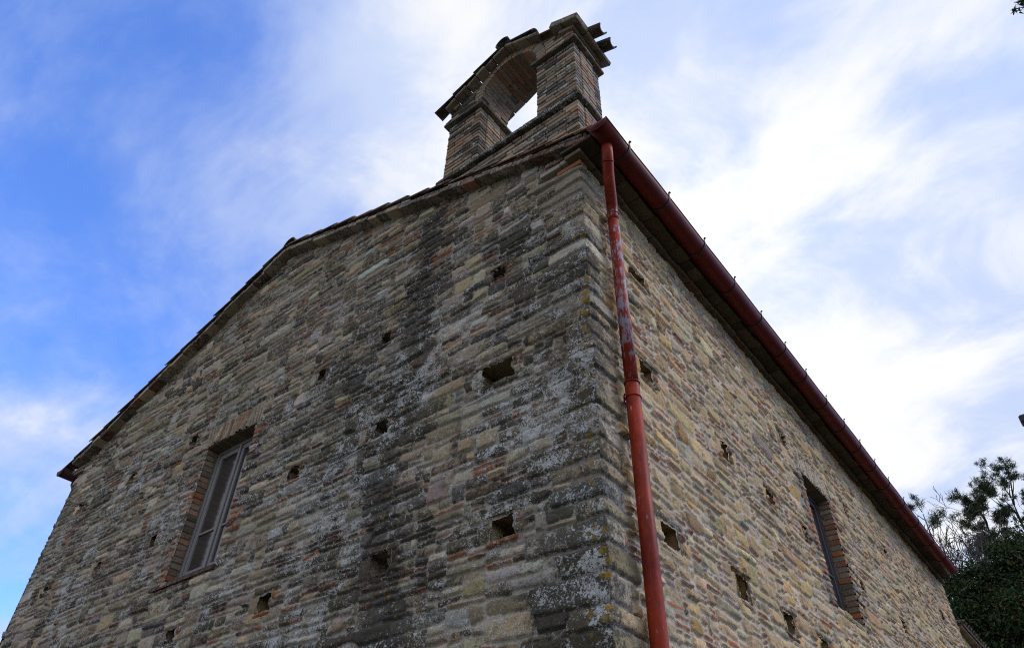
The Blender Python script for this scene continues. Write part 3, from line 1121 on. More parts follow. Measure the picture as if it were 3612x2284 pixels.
tl = MB()
sheet = MB()
for sgn, L in ((1, 5.20), (-1, 4.80)):
    o, dv, nrm = slope_frame(sgn, 0)
    sheet.box((.05, -.05, .07), (L + .06, 12.45, .085), (.12, .09, .07), .002, (1, .5, .2, 0), (o, dv, (0, 1, 0), nrm))
    nrow = 61
    for i in range(nrow):
        y = -.075 + i * .205
        s_ = -.02
        seg = 8 if i < 3 else 5
        while s_ < L - .03:
            ln = random.uniform(.43, .47)
            lift = random.uniform(0, .008)
            if sgn > 0 and s_ > L - .5:
                ln = L - s_
                if 9.2 < y < 10.6:
                    lift += .07 * random.random() + .03
            q = o + dv * s_ + np.array((0, y + random.uniform(-.008, .008), 0)) + nrm * (.094 + lift)
            # each tile's lower end rides over the next one down
            dv2 = dv + nrm * .030
            dv2 /= np.linalg.norm(dv2)
            x_at = q[0]
            if sgn > 0 and x_at > -1.9 and x_at + .4 > -1.86 and -.02 < y < .6:
                s_ += .36
                continue
            coppo(tl, q, dv2, nrm, ln, .062, .080, tile_col(), seg=seg, k=(1, random.uniform(.1, .5), random.uniform(.2, .7), .2))
            s_ += .36 + random.uniform(-.02, .02)
# ridge tiles
y = -.11
while y < 12.4:
    coppo(tl, (RIDGE_X, y, RIDGE_Z + .135 + random.uniform(0, .012)), (0, 1, .0), (0, 0, 1), .45, .135, .12, tile_col(), seg=10,
          k=(1, .5, .75, .62), arc=185)
    y += .37
# edge tiles laid along the verge in front of the bell gable
s_ = 3.02
o, dv, nrm = slope_frame(1, 0)
while s_ < 5.0:
    q = o + dv * s_ + np.array((0, -.045 + random.uniform(-.008, .008), 0)) + nrm * (.075 + random.uniform(0, .01))
    dv2 = dv + nrm * .04
    dv2 /= np.linalg.norm(dv2)
    coppo(tl, q, dv2, nrm, .46, .06, .072, tuple(np.array((.24, .11, .07)) * random.uniform(.7, 1.1)), seg=8, k=(1, .35, .25, .05))
    s_ += .40
roof = sheet.build('roof', M_TILE, church)
tl.build('roof_tiles', M_TILE, roof, smooth=False)

# ------------------------------------------------------------------ gutters and downpipe


def half_round(mb, pts, r, th=.006, seg=14, caps=True):
    """open half-round gutter; pts run along the centre of its rim"""
    n = len(pts)
    vs, fs = [], []
    m_ = seg + 1
    for p in pts:
        for rr in (r, r - th):
            for i in range(m_):
                a_ = math.pi * i / seg
                vs.append((p[0] + rr * math.cos(a_), p[1], p[2] - rr * math.sin(a_) * 1.0))
    for k_ in range(n - 1):
        A, B = k_ * 2 * m_, (k_ + 1) * 2 * m_
        for i in range(seg):
            fs.append((A + i, A + i + 1, B + i + 1, B + i))
            fs.append((A + m_ + i + 1, A + m_ + i, B + m_ + i, B + m_ + i + 1))
        fs.append((A, B, B + m_, A + m_))
        fs.append((A + seg, A + m_ + seg, B + m_ + seg, B + seg))
    if caps:
        for k_, rev in ((0, False), (n - 1, True)):
            A = k_ * 2 * m_
            lp = tuple(A + i for i in range(m_))
            fs.append(lp if rev else lp[::-1])
    mb.add(vs, fs, (.3, .04, .02))
    if caps:                                                        # rolled seam round the near end cap and the outer bead
        e0 = pts[0]
        mb.tube([(e0[0] + r * math.cos(math.pi * i / 16), e0[1], e0[2] - r * math.sin(math.pi * i / 16)) for i in range(17)], .006, 6)
    mb.tube([(p[0] + r, p[1], p[2] + .002) for p in pts], .008, 6)


GX, GR = .296, .099
gpts = []
for yy, zz_ in ((-.17, 7.205), (.4, 7.212), (1.2, 7.222), (2.2, 7.228), (3.4, 7.230), (4.8, 7.220), (6.2, 7.205), (7.8, 7.165),
                (9.2, 7.14), (10.6, 7.125), (11.98, 7.135)):
    gpts.append((GX, yy, zz_))
gy = np.array([p[1] for p in gpts])
gpts = [(GX + random.uniform(-.004, .004), float(q), float(np.interp(q, gy, [p[2] for p in gpts])) + random.uniform(-.005, .004))
        for q in np.linspace(gy[0], gy[-1], 27)]
g = MB()
half_round(g, gpts, GR)
gutter = g.build('gutter', M_GUT, church, smooth=True)
gutter['label'] = 'long dark red half-round gutter under the right eaves'


def gz(y):
    return float(np.interp(y, [p[1] for p in gpts], [p[2] for p in gpts]))


hk0 = None
for y in (.235, .985, 1.745, 2.475, 3.19, 3.90, 4.575, 5.285, 5.975, 6.63, 7.28, 7.93, 8.7, 9.5, 10.38, 11.2):
    if hk0 is None:
        h_ = MB()
        pts = [(GR * 1.06 * math.cos(math.pi * i / 14), 0, -GR * 1.06 * math.sin(math.pi * i / 14)) for i in range(15)]
        pts = [(GR * 1.22, 0, .062), (GR * 1.12, 0, .068), (GR * 1.03, 0, .055), (GR * 1.03, 0, .025)] + pts + [(-GR * 1.1, 0, .02), (-GR * 1.9, 0, .03)]
        pp = []
        for i, p in enumerate(pts):
            pp.append(np.array(p))
        vs, fs = [], []
        for i, p in enumerate(pp):
            t_ = pp[min(i + 1, len(pp) - 1)] - pp[max(i - 1, 0)]
            t_ = t_ / np.linalg.norm(t_)
            nn_ = np.array((-t_[2], 0, t_[0])) * .003
            for sx in (-.011, .011):
                vs.append(p + nn_ + np.array((0, sx, 0)))
                vs.append(p - nn_ + np.array((0, sx, 0)))
        for i in range(len(pp) - 1):
            A, B = 4 * i, 4 * i + 4
            fs += [(A, A + 2, B + 2, B), (A + 3, A + 1, B + 1, B + 3), (A + 1, A, B, B + 1), (A + 2, A + 3, B + 3, B + 2)]
        fs += [(0, 1, 3, 2), (len(vs) - 4, len(vs) - 2, len(vs) - 1, len(vs) - 3)]
        h_.add(vs, fs, (.03, .03, .03))
        hk0 = h_.build('gutter_hook', M_IRON, gutter)
        hk = hk0
    else:
        hk = hk0.copy()
        col.objects.link(hk)
        hk.parent = gutter
    hk.location = (GX, y, gz(y))

dp = MB()
PX, PY = .085, .357
neck = [(.262, .045, 7.125), (.262, .045, 7.06), (.258, .050, 7.02), (.243, .072, 6.97), (.20, .14, 6.88), (.150, .235, 6.77), (.108, .318, 6.68),
        (.090, .347, 6.635), (PX, PY, 6.58), (PX, PY, 6.5)]
dp.tube(neck, .051, 20)
dp.tube([(PX, PY, 6.60), (PX, PY, 5.6), (PX + .004, PY + .002, 4.68)], .050, 20)
dp.tube([(PX + .004, PY, 4.72), (PX, PY - .004, 3.4), (PX - .004, PY - .006, 2.2), (PX - .004, PY - .006, .15)], .0535, 20)
pipe = dp.build('downpipe', M_PIPE, church, smooth=True)
pipe['label'] = 'red drainpipe with paint flaking to grey metal'
for (x, y, zc, r) in ((.236, .083, 6.956, .0535), (PX, PY, 6.585, .0545), (PX + .004, PY, 4.725, .0565), (PX + .003, PY, 4.60, .0562)):
    c_ = MB()
    n_ = np.array((-.43, .66, -1.0)) if zc > 6.8 else np.array((0, 0, 1.0))
    n_ = n_ / np.linalg.norm(n_)
    p_ = np.array((x, y, zc))
    a_ = np.cross(n_, (1, 0, 0))
    a_ /= np.linalg.norm(a_)
    b_ = np.cross(n_, a_)
    rg = [p_ + (a_ * math.cos(2 * math.pi * i / 24) + b_ * math.sin(2 * math.pi * i / 24)) * r * .97 for i in range(25)]
    c_.tube(rg, .006, 8, caps=False, up=n_)
    if zc < 4.65:
        c_.tube([p_ + np.array((-.02, -.056, 0)), p_ + np.array((-.03, -.066, .012)), p_ + np.array((-.045, -.05, .01)), p_ + np.array((-.075, .0, 0))], .006, 8)
    c_.build('pipe_collar', M_PIPE, pipe, smooth=True)
g = MB()
half_round(g, [(-9.36, -.16, 6.93), (-9.36, 6, 6.92), (-9.36, 12.4, 6.90)], .10)
lg = g.build('gutter', M_GUT_DARK, church, smooth=True)
lg['label'] = 'dark red gutter end showing at the left eaves'
dpl = MB()
dpl.tube([(-9.33, .09, 6.85), (-9.33, .09, 6.78), (-9.27, .11, 6.70), (-9.20, .13, 6.60), (-9.165, .14, 6.5), (-9.16, .14, 6.3), (-9.16, .14, .1)], .05, 14)
lp_ = dpl.build('downpipe', M_GUT_DARK, church, smooth=True)
lp_['label'] = 'bent top of the left drainpipe behind the wall edge'
le = MB()
for zq, pr in ((6.83, .10), (6.885, .19)):
    y = -.03
    while y < 12.4:
        y2 = min(y + random.uniform(.24, .3), 12.4)
        le.box((-9.07 - pr, y, zq), (-8.9, y2 - .006, zq + .045), bold(), .005, (1, .2, .1, 0), None, .003)
        y = y2
le.build('eaves_bricks', M_BRICK, church)

# ------------------------------------------------------------------ bell gable
bell = empty('bell_gable', parent=church)
bell['label'] = 'brick bell gable with one open arch on the roof corner'
BX0, BX1, OX0, OX1 = -1.83, .03, -1.315, -.49
BD = .50
XC, ZC, RI = (OX0 + OX1) / 2, 9.455, (OX1 - OX0) / 2
RO = RI + .125


def roof_z(x):
    return RIDGE_Z - .339 * (x - RIDGE_X) + .03


def gab(x):
    return 10.01 - .50 * abs(x + .906)


PITCHZ = .0655


def lichen_k():
    return (1, min(1, max(0, random.gauss(.34, .22))), min(1, max(0, random.gauss(.38, .22))), .05)


def brick_run(mb, x0, x1, z0, z1, off, y0=0.0, y1=BD, jit=.002):
    """bricks of one course between x0 and x1 on both faces of the wall"""
    if x1 - x0 < .04:
        return
    for (ya, yb) in ((y0, y0 + .12), (y1 - .12, y1)):
        x = x0
        first = True
        while x < x1 - .02:
            L = random.choice((.27, .27, .25, .13)) if not first else (.13 if off else .27)
            first = False
            x2 = x + L + random.uniform(-.015, .015)
            if x1 - x2 < .07:
                x2 = x1
            j = random.uniform(-.006, .004)
            cc = bold()
            if random.random() < .2:
                cc = tuple(np.array((.10, .088, .07)) * random.uniform(.8, 1.3))
            jj = j if ya == y0 else 0
            j2 = -j if ya != y0 else 0
            mb.box((x, ya + jj, z0), (x2 - .009, yb + j2, z1), cc, .006, lichen_k(), None, jit)
            x = x2


def brick_ends(mb, xa, xb, z0, z1, off):
    """side faces between the two runs"""
    for sd in (0, 1):
        y = .125
        L = .125 if off else .25
        while y < BD - .13:
            y2 = min(y + L, BD - .125)
            j = random.uniform(-.004, .005)
            lo, hi = ((xa - j, xa + .12) if sd == 0 else (xb - .12, xb + j))
            cc = np.array(bold()) * (1.08 if sd else 1)  # right-hand faces coloured a little lighter, as the brighter lit side
            mb.box((lo, y, z0), (hi, y2 - .008, z1), tuple(cc), .006, (1, .12, .18, 0), None, .002)
            y = y2
            L = .25


blk = MB()
z = 8.10 - PITCHZ
n = 0
while z > 7.15:
    xl = BX0
    # the roof rises to the left: each course starts where it comes out of the tiles
    xs = RIDGE_X + (RIDGE_Z + .0 - (z + .055)) / .339
    xl = max(BX0, xs)
    if xl < BX1 - .05:
        brick_run(blk, xl, BX1, z, z + .052, n % 2)
        brick_ends(blk, xl, BX1, z, z + .052, n % 2)
        cm = (.20, .18, .145)
        blk.box((xl + .017, .016, z - .014), (BX1 - .016, BD - .016, z + .055), cm, .002, (0, .2, .2, 0))
    z -= PITCHZ
    n += 1
blk.build('base_block', M_BRICK, bell)


def band(mb, x0, x1, z0, z1, pr, k=(1, .55, .55, .15)):
    """projecting course of flat bricks round a pier"""
    x = x0 - pr
    while x < x1 + pr - .01:
        x2 = x + random.uniform(.26, .36)
        if x1 + pr - x2 < .1:
            x2 = x1 + pr
        for (ya, yb) in ((-pr, .14), (BD - .14, BD + pr)):
            cc = np.array((.225, .185, .14)) * random.uniform(.75, 1.15)
            mb.box((x, ya + random.uniform(-.004, .004), z0 + random.uniform(-.002, .002)), (x2 - .004, yb, z1), tuple(cc), .006, k, None, .003)
        x = x2
    for (xa, xb) in ((x0 - pr, x0 + .14), (x1 - .14, x1 + pr)):
        mb.box((xa, .143, z0), (xb, BD - .143, z1 - .003), tuple(np.array((.2, .17, .13)) * random.uniform(.8, 1.1)), .006, (1, .3, .4, .1), None, .002)


st = MB()
band(st, BX0, BX1, 8.105, 8.150, .052)
band(st, BX0, BX1, 8.152, 8.192, .035, (1, .7, .75, .2))
st.box((BX0 + .12, .12, 8.11), (BX1 - .12, BD - .12, 8.186), (.2, .18, .15), .003)
st.build('string_course', M_BRICK, bell)

for (xa, xb) in ((BX0, OX0), (OX1, BX1)):
    pr_ = MB()
    z = 8.195
    n = 0
    while z < 9.25 - .05:
        brick_run(pr_, xa, xb, z, z + .052, n % 2)
        brick_ends(pr_, xa, xb, z, z + .052, n % 2)
        z += .0657
        n += 1
    pr_.box((xa + .016, .016, 8.19), (xb - .016, BD - .016, 9.26), (.20, .18, .145), .002, (0, .2, .2, 0))
    pr_.build('pier', M_BRICK, bell)
    im = MB()
    band(im, xa, xb, 9.252, 9.292, .052, (1, .4, .3, .05))
    band(im, xa, xb, 9.294, 9.332, .034, (1, .55, .5, .1))
    im.box((xa + .12, .12, 9.255), (xb - .12, BD - .12, 9.33), (.2, .18, .15), .003)
    im.build('impost', M_BRICK, bell)

ar = MB()                                                           # arch ring: bricks on edge, two deep
NV = 23
for i in range(NV):
    a0 = math.pi * i / NV
    a1 = math.pi * (i + 1) / NV - .012
    r0, r1 = RI + random.uniform(-.003, .003), RO + random.uniform(-.006, .004)
    ys = [(0, .247), (.252, BD)] if i % 2 else [(0, .36), (.365, BD)]
    for ya, yb in ys:
        cc = np.array(bold()) * (.9 if ya == 0 else .75)
        yq = random.uniform(-.004, .004) if ya == 0 else ya
        vs = []
        for yy in (yq, yb):
            for (r, a) in ((r0, a0), (r0, a1), (r1, a1), (r1, a0)):
                vs.append((XC + r * math.cos(a), yy, ZC + r * math.sin(a)))
        ar.add(vs, [(0, 3, 2, 1), (4, 5, 6, 7), (0, 1, 5, 4), (1, 2, 6, 5), (2, 3, 7, 6), (3, 0, 4, 7)], tuple(cc),
               (1, random.uniform(0, .35), .25 if ya == 0 else 0, 0))
for i in range(40):                                                 # mortar between the ring bricks
    a0, a1 = math.pi * i / 40, math.pi * (i + 1) / 40
    vs = []
    for yy in (.008, BD - .008):
        for (r, a) in ((RI + .006, a0), (RI + .006, a1), (RO - .004, a1), (RO - .004, a0)):
            vs.append((XC + r * math.cos(a), yy, ZC + r * math.sin(a)))
    ar.add(vs, [(0, 3, 2, 1), (4, 5, 6, 7), (0, 1, 5, 4), (2, 3, 7, 6)], (.17, .15, .12), (0, .2, .1, 0))
ar.build('arch', M_BRICK, bell)

sp = MB()                                                           # wall above the imposts, round the ring and up to the slopes
z = 9.337
n = 0
while z < 10.0:
    z1 = z + .055
    if z1 < ZC + RO:
        dx = RO if z < ZC else math.sqrt(max(RO ** 2 - (z - ZC) ** 2, 0))
        if z < ZC:
            dxl = dxr = RI
        else:
            dxl = dxr = max(dx + .004, 0)
        spans = [(BX0, XC - dxl), (XC + dxr, BX1)]
    else:
        spans = [(BX0, BX1)]
    for (xa, xb) in spans:
        lim = (10.01 - z1) / .5 - .0
        xa2, xb2 = max(xa, -.906 - lim), min(xb, -.906 + lim)
        if xb2 - xa2 > .05:
            brick_run(sp, xa2, xb2, z, z1, n % 2)
            if z < ZC - .03:
                brick_ends(sp, xa2, xb2, z, z1, n % 2)
            elif xa2 == BX0 or xb2 == BX1:
                brick_ends(sp, xa2, xb2, z, z1, n % 2)
    z += PITCHZ
    n += 1
nx = 60
for i in range(nx):                                                 # core
    xa, xb = BX0 + .012 + (BX1 - BX0 - .024) * i / nx, BX0 + .012 + (BX1 - BX0 - .024) * (i + 1) / nx
    vs = []

    def lowz(x):
        t_ = abs(x - XC)
        if t_ < RI + .02:
            return ZC + math.sqrt(max((RI + .05) ** 2 - t_ ** 2, 0))
        return 9.32
    for yy in (.010, BD - .010):
        vs += [(xa, yy, lowz(xa)), (xb, yy, lowz(xb)), (xb, yy, gab(xb) + .01), (xa, yy, gab(xa) + .01)]
    fs = [(0, 1, 2, 3), (4, 7, 6, 5), (3, 2, 6, 7)]
    if i == 0:
        fs.append((0, 3, 7, 4))
    if i == nx - 1:
        fs.append((1, 5, 6, 2))
    sp.add(vs, fs, (.19, .17, .135), (0, .3, .2, 0))
sp.build('gable_wall', M_BRICK, bell)

# little roof of the bell gable
cap = MB()
ct = MB()
for sgn in (-1, 1):
    dv = np.array((sgn, 0, -.5)) / math.hypot(1, .5)
    nrm = np.array((sgn * .5, 0, 1)) / math.hypot(1, .5)
    o = np.array((-.906, 0, 10.015))
    L = 1.045 if sgn < 0 else 1.165
    rows = [(-.115, .13), (.134, .37), (.374, .63)]
    for ri_, (ya, yb) in enumerate(rows):
        s_ = .0
        while s_ < L - .02:
            s2 = min(s_ + random.uniform(.13, .27), L)
            if sgn > 0 and ri_ == 0 and .52 < (s_ + s2) / 2 < .80:
                s_ = s2
                continue                                            # slab fallen away on the right
            cc = np.array((.25, .20, .145)) * random.uniform(.75, 1.2)
            thick_ = .042 if not (sgn > 0 and s_ > .6 and ri_ == 0) else .088
            cap.box((s_, ya + random.uniform(-.009, .007), random.uniform(-.003, .003)), (s2 - .005, yb, thick_ + random.uniform(-.004, .006)), tuple(cc), .009,
                    (1, random.uniform(.12, .4), random.uniform(.2, .5), .1), (o, dv, (0, 1, 0), nrm), .004)
            s_ = s2
    s_ = .86 if sgn > 0 else L
    while s_ < L - .12:                                             # stepped brick course under the slabs
        s2 = min(s_ + random.uniform(.2, .28), L - .10)
        for (ya, yb) in ((-.042, .1), (BD - .1, BD + .042)):
            cap.box((s_, ya + random.uniform(-.005, .005), -.052), (s2 - .007, yb, -.004), bold(), .007, (1, .2, .2, .05), (o, dv, (0, 1, 0), nrm), .003)
        s_ = s2
    cap.box((L - .16, -.040, -.054), (L - .075, BD + .040, -.005), (.24, .17, .12), .008, (1, .2, .2, .05), (o, dv, (0, 1, 0), nrm), .004)
    if sgn > 0:                                                     # a broken tile left where the slab is gone
        coppo(ct, o + dv * .46 + np.array((0, -.02, 0)) + nrm * .004, dv, nrm, .27, .06, .07, (.27, .16, .11), k=(1, .2, .3, .05))
        coppo(ct, o + dv * .47 + np.array((0, .12, 0)) + nrm * .004, dv, nrm, .30, .06, .07, (.22, .15, .11), k=(1, .3, .3, .05))
    for y0 in (-.07, .14, .35, .55):
        s_ = .02
        i = 0
        while s_ < L - .05:
            if sgn > 0 and y0 < .1 and s_ > .12:
                break
            if sgn > 0 and y0 > .1 and s_ > .5:
                break
            ln = .46 if sgn < 0 else .45
            dv2 = dv + nrm * .03
            dv2 /= np.linalg.norm(dv2)
            q = o + dv * s_ + np.array((0, y0, 0)) + nrm * .05
            c_ = tuple(np.array(tile_col()) * (.8 if y0 > .1 else .95))
            coppo(ct, q, dv2, nrm, ln if s_ + ln < L + .14 else L + .13 - s_, .062, .078, c_, k=(1, .5, .4, .08))
            s_ += .37
for y0 in (.215, .43):                                              # channel tiles whose ends stick out over the right eaves
    dv = np.array((1, 0, -.46)) / math.hypot(1, .46)
    nrm = np.array((.46, 0, 1)) / math.hypot(1, .46)
    q = np.array((-.906, y0, 10.015)) + np.array((1, 0, -.5)) / math.hypot(1, .5) * .86 + nrm * .125
    coppo(ct, q, dv, nrm, .43, .088, .078, (.16, .125, .095), up=False, th=.017, k=(1, .5, .3, .05))
coppo(ct, (-.93, -.13, 10.13), (0, 1, .02), (0, 0, 1), .42, .105, .09, (.17, .145, .11), seg=10, k=(1, .6, .6, .2), arc=190)
coppo(ct, (-.93, .22, 10.12), (0, 1, .0), (0, 0, 1), .42, .10, .09, (.17, .145, .11), seg=10, k=(1, .6, .6, .2), arc=190)
cap.build('cap_slabs', M_BRICK, bell)
ct.build('cap_tiles', M_TILE, bell)

# ------------------------------------------------------------------ lower building behind
low = empty('lean_to', 'low stone outbuilding joined to the far end of the church', 'outbuilding', (0, 12.6, 0))
U2 = steps(12.56, 17.5, lambda y: .03)
V2 = np.concatenate([np.arange(0, 4, .08), np.arange(4, 6.32, .02)])
RL = Relief(U2, V2, rng, PAL_S, PAL_B, (.33, .29, .22), .012, .008, .014, 500, .5)
for (i, j, a, b_, k) in rubble(500, 640, rng, 8, 22, .12):
    RL.stone(12.54 + i / 100, 12.54 + j / 100, a / 100, b_ / 100, k, li=.15, g=.2)
PL_ = np.stack([RL.H - .06, RL.uu - 12.6, RL.vv], -1)
wall_mesh('wall', RL, PL_, np.ones((len(V2) - 1, len(U2) - 1), bool), M_SIDE, low)
b = MB()
b.add([(-5, 4.9, 0), (-.06, 4.9, 0), (-.06, 4.9, 6.3), (-5, 4.9, 6.3)], [(0, 3, 2, 1)], (.3, .26, .2))
b.build('rear_wall', M_SIDE, low)
b = MB()
y = .0
while y < 4.95:
    y2 = y + random.uniform(.2, .3)
    b.box((-.5, y, 6.28), (.06, y2 - .006, 6.325), bold(), .004, (1, .3, .1, 0))
    y = y2
b.build('eaves_bricks', M_BRICK, low)
b = MB()
b.box((-5, -.0, 0), (.09, 4.95, .05), (.13, .10, .08), .004, (1, .4, .3, 0), ((0, 0, 6.33), (1, 0, -.18), (0, 1, 0), (.18, 0, 1)))
y = .06
while y < 4.9:
    for s_ in range(3):
        dv = np.array((1, 0, -.18)) / math.hypot(1, .18)
        nrm = np.array((.18, 0, 1)) / math.hypot(1, .18)
        coppo(b, (-1.05 + .36 * s_, y, 6.56 - .065 * s_), dv, nrm, .45, .065, .085, tile_col(), seg=6, k=(1, .6, .5, .2))
    y += .2
b.build('roof', M_TILE, low)

# ------------------------------------------------------------------ trees


def leaf_object(name, C_, size, cols, parent, rng_, stretch=1.6, droop=0.0, N=None):
    """one leaf-sized four-cornered face at every point of C_"""
    n = len(C_)
    d1 = rng_.normal(size=(n, 3))
    d1[:, 2] -= droop
    d1 /= np.linalg.norm(d1, axis=1)[:, None]
    d2 = np.cross(d1, rng_.normal(size=(n, 3)))
    d2 /= np.linalg.norm(d2, axis=1)[:, None]
    s_ = size * rng_.uniform(.6, 1.3, n)[:, None]
    V = np.stack([C_ - d1 * s_ * stretch / 2, C_ + d2 * s_ * .35, C_ + d1 * s_ * stretch / 2, C_ - d2 * s_ * .35], 1).reshape(-1, 3)
    F = np.arange(4 * n).reshape(n, 4)
    cc = np.array(cols)[rng_.integers(len(cols), size=n)] * rng_.uniform(.65, 1.35, n)[:, None]
    me = raw_mesh(name, V, F, {'Col': np.repeat(cc, 4, 0)}, smooth=False)
    return link(name, me, M_LEAF, parent)


def evergreen(loc, rx, ry, h, n, lab, seed):
    r = np.random.default_rng(seed)
    t = empty('evergreen_tree', lab, 'tree', loc, 'dark evergreens behind the church')
    tr = MB()
    for k_ in range(4):
        a = r.uniform(0, 6.28)
        tr.tube([(0.15 * math.cos(a), .15 * math.sin(a), 0), (.3 * math.cos(a), .3 * math.sin(a), h * .3),
                 (rx * .45 * math.cos(a), ry * .45 * math.sin(a), h * .62), (rx * .6 * math.cos(a), ry * .6 * math.sin(a), h * .85)],
                [.16, .12, .07, .02], 7, (.06, .05, .04))
    tr.build('trunk', M_BARK, t)
    nl = 150
    dirs = r.normal(size=(nl, 3))
    dirs /= np.linalg.norm(dirs, axis=1)[:, None]
    rad = r.uniform(.45, 1.0, nl) ** .6
    cen = dirs * rad[:, None] * np.array((rx, ry, h * .47)) + np.array((0, 0, h * .53))
    lr = r.uniform(.35, .85, nl)
    pick = r.integers(nl, size=n)
    dd = r.normal(size=(n, 3))
    dd /= np.linalg.norm(dd, axis=1)[:, None]
    C_ = cen[pick] + dd * (lr[pick] * r.uniform(.3, 1.0, n) ** .5)[:, None] * np.array((1, 1, .8))
    C_[:, 2] = np.maximum(C_[:, 2], .05)
    leaf_object('crown', C_, .065, [(.026, .050, .018), (.036, .064, .022), (.020, .038, .018), (.050, .074, .022), (.07, .06, .018)], t, r)


def branch_tree(mb, p, d_, L, r0, lev, r, tips, spread=.5, up=.1, minr=.004, kids=(2, 4)):
    p = np.array(p, float)
    n = 4
    pts, rad = [p], [r0]
    dd = np.array(d_, float)
    for i in range(n):
        dd = dd + r.normal(0, .10, 3) + np.array((0, 0, up * .3))
        dd /= np.linalg.norm(dd)
        p = p + dd * L / n
        pts.append(p)
        rad.append(max(r0 * (1 - .55 * (i + 1) / n), minr))
    mb.tube(pts, rad, 6 if r0 > .03 else 4, (.1, .085, .075), caps=False)
    if lev == 0:
        tips.append((p, dd))
        return
    for k_ in range(int(r.integers(kids[0], kids[1] + 1))):
        i = int(r.integers(1, n + 1)) if k_ else n
        nd = dd + r.normal(0, spread, 3) + np.array((0, 0, up))
        nd /= np.linalg.norm(nd)
        branch_tree(mb, pts[i], nd, L * r.uniform(.55, .8), max(rad[i] * .72, minr), lev - 1, r, tips, spread, up, minr, kids)


def bare_tree(loc, h, lab, seed, lean=(0, 0)):
    r = np.random.default_rng(seed)
    t = empty('bare_tree', lab, 'tree', loc, 'leafless trees behind the church')
    tr, br_ = MB(), MB()
    tr.tube([(0, 0, 0), (lean[0] * .3, lean[1] * .3, h * .35), (lean[0], lean[1], h * .87)], [.14, .10, .045], 8, (.1, .085, .07))
    tips = []
    for k_ in range(7):
        a = k_ * 2.4 + r.uniform(-.3, .3)
        f_ = .64 + .22 * (k_ / 6)
        base = (lean[0] * f_ / .86, lean[1] * f_ / .86, h * f_)
        branch_tree(br_, base, (math.cos(a) * .9, math.sin(a) * .9, .85), h * .105, .032, 4, r, tips, .40, .10, .0075, (2, 4))
    tr.build('trunk', M_TWIG, t)
    br_.build('branches', M_TWIG, t)


def needles(cen, rad, per, r, col_):
    n = len(cen) * per
    c = np.repeat(cen, per, 0)
    dd = r.normal(size=(n, 3)) + np.array((0, 0, .35))
    dd /= np.linalg.norm(dd, axis=1)[:, None]
    sd = np.cross(dd, r.normal(size=(n, 3)))
    sd /= np.linalg.norm(sd, axis=1)[:, None]
    ln = (np.repeat(rad, per) * r.uniform(.6, 1.15, n))[:, None]
    st_ = c + r.normal(0, .35, (n, 3)) * np.repeat(rad, per)[:, None]
    wv_ = .010
    V = np.stack([st_ - sd * wv_, st_ + sd * wv_, st_ + dd * ln + sd * wv_ * .3, st_ + dd * ln - sd * wv_ * .3], 1).reshape(-1, 3)
    cc = np.array(col_)[r.integers(len(col_), size=n)] * r.uniform(.7, 1.3, n)[:, None]
    return V, np.arange(4 * n).reshape(n, 4), np.repeat(cc, 4, 0)


PINEC = [(.040, .068, .024), (.052, .080, .028), (.035, .055, .024), (.065, .068, .03)]


def pine(loc, h, lab, seed, spread=1.0, nb=9, start=.55, tuft=.22, per=60, group='pines behind the church', lean=(0, 0), lev=3):
    r = np.random.default_rng(seed)
    t = empty('pine_tree', lab, 'tree', loc, group)
    per = int(per * 1.8)
    tuft = tuft * 1.3
    tr, br_ = MB(), MB()
    pts = [(lean[0] * f_ ** 1.5, lean[1] * f_ ** 1.5, h * f_) for f_ in (0, .3, .6, .85, .97)]
    tr.tube(pts, [.13, .11, .08, .045, .015], 8, (.07, .055, .045))
    tips = [((lean[0], lean[1], h), (0, 0, 1))]
    for k_ in range(nb):
        f_ = start + (1 - start) * (k_ / nb) * .95
        a = k_ * 2.4 + r.uniform(-.4, .4)
        base = (lean[0] * f_ ** 1.5, lean[1] * f_ ** 1.5, h * f_)
        branch_tree(br_, base, (math.cos(a), math.sin(a), .35 + .4 * f_), spread * (.95 - .45 * (f_ - start) / (1 - start)), .040 if lev > 1 else .022, lev, r, tips, .50, .16, .007, (2, 3) if lev > 1 else (1, 2))
    tr.build('trunk', M_BARK, t)
    br_.build('branches', M_BARK, t)
    cen = np.array([np.array(p) for p, q in tips])
    V, F, cc = needles(cen, np.full(len(cen), tuft) * r.uniform(.7, 1.25, len(cen)), per, r, PINEC)
    link('crown', raw_mesh('crown', V, F, {'Col': cc}, smooth=False), M_LEAF, t)
    return t


evergreen((1.6, 19.6, 0), 2.55, 2.3, 10.9, 150000, 'dense dark evergreen rising right behind the low outbuilding', 21)
evergreen((-.0, 19.2, 0), 1.4, 1.6, 10.0, 75000, 'slim dark evergreen touching the far end of the red gutter', 24)
evergreen((4.6, 20.5, 0), 2.4, 2.4, 11.2, 40000, 'dense dark evergreen at the right edge of the view', 22)
evergreen((1.7, 24.0, 0), 2.3, 2.0, 12.6, 40000, 'looser evergreen showing behind the pines and bare twigs', 23)
pine((1.05, 28.0, 0), 15.5, 'tall pine with open forked crown, highest on the right', 31, 1.35, 12, .74, .11, 34, lean=(.35, 0))
pine((.30, 27.0, 0), 15.0, 'bushy upright pine beside the bare trees', 32, .75, 14, .74, .12, 40)
pine((-1.85, 29.0, 0), 16.1, 'slim pine with two tufts at its tips just above the gutter', 33, .62, 3, .93, .17, 70, lev=1)
pine((-1.5, 28.0, 0), 14.7, 'slim pine with one small tuft beside the red gutter', 34, .18, 1, .985, .19, 80, lev=1)
bare_tree((-.20, 22.5, 0), 12.5, 'leafless tree with fine upright twigs left of the pines', 41, (.0, 0))
bare_tree((-.62, 22.0, 0), 11.9, 'leafless tree with branches leaning left towards the gutter', 42, (-.40, 0))

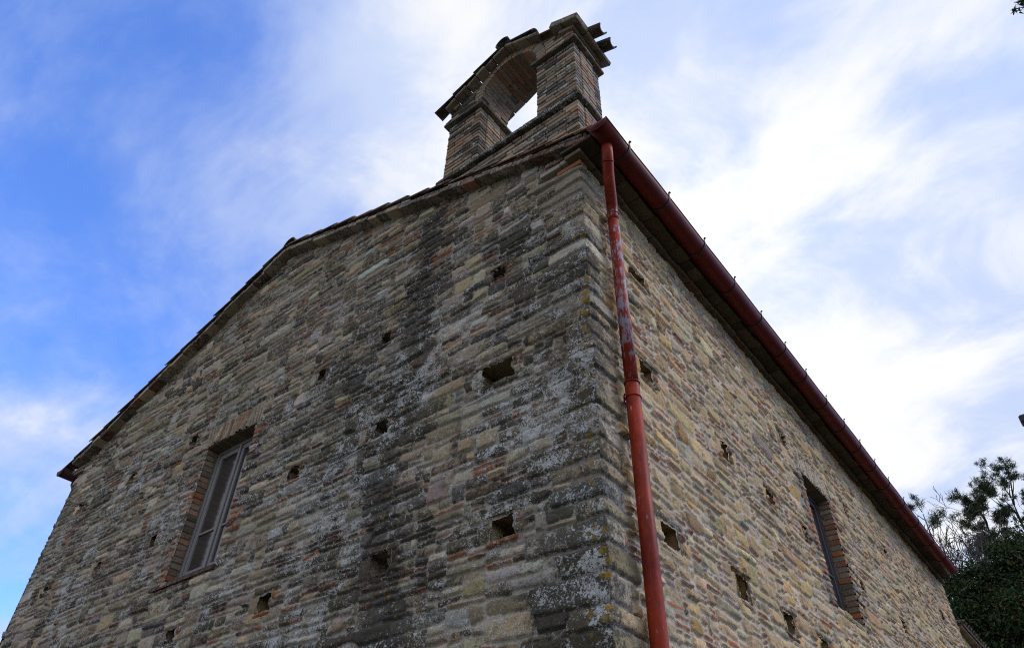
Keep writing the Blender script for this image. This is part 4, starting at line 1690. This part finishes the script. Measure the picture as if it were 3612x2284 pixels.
# pine standing to the right whose branch end hangs into the corner of the sky
pt = empty('pine_tree', 'dark pine branch tip hanging into the top right corner of the sky', 'tree', (9.0, 4.2, 0))
r = np.random.default_rng(51)
tr, br_ = MB(), MB()
tr.tube([(0, 0, 0), (.1, 0, 4), (-.1, 0, 8.5), (0, 0, 11.0)], [.2, .17, .12, .04], 10)
tip = np.array((3.93, 2.37, 8.98)) - np.array((9.0, 4.2, 0))
br_.tube([(-.08, 0, 8.3), (-1.6, -.5, 8.75), (-3.2, -1.1, 8.95), (-4.4, -1.55, 9.02), tip + np.array((.12, .05, .02))], [.06, .045, .03, .015, .006], 6)
br_.tube([(-4.4, -1.55, 9.02), tip + np.array((.16, .03, .10))], [.012, .005], 5)
tips = []
for k_ in range(6):
    branch_tree(br_, (0, 0, 9.0 + k_ * .35), (math.cos(k_ * 1.1), math.sin(k_ * 1.1), .5), .9, .03, 2, r, tips, .4, .15, .008, (2, 3))
tr.build('trunk', M_BARK, pt)
br_.build('branches', M_BARK, pt)
cen = np.array([np.array(p) for p, q in tips] + [tip + np.array((.05, .02, .09)), tip + np.array((.06, .02, -.03)), tip + np.array((-.06, 0, .0))])
rad = np.array([.2] * len(tips) + [.075, .085, .035])
V, F, cc = needles(cen, rad, 40, r, PINEC)
link('crown', raw_mesh('crown', V, F, {'Col': cc}, smooth=False), M_LEAF, pt)

# ------------------------------------------------------------------ lamp whose head just enters at the right edge
lamp = empty('street_lamp', 'dark lamp head just entering at the right edge of the sky', 'lamp', (4.205, 10.6, 0))
b = MB()
b.tube([(0, 0, 0), (0, 0, 4), (0, 0, 8.7)], [.07, .06, .045], 12)
b.build('pole', M_IRON, lamp, smooth=True)
b = MB()
b.tube([(0, 0, 8.6), (-.4, 0, 8.85), (-1.0, 0, 8.93), (-1.4, 0, 8.93)], .03, 10)
b.build('arm', M_IRON, lamp, smooth=True)
b = MB()
b.box((-1.80, -.12, 8.80), (-1.35, .12, 8.96), (.05, .07, .06), .03)
b.build('lamp_head', M_IRON, lamp)
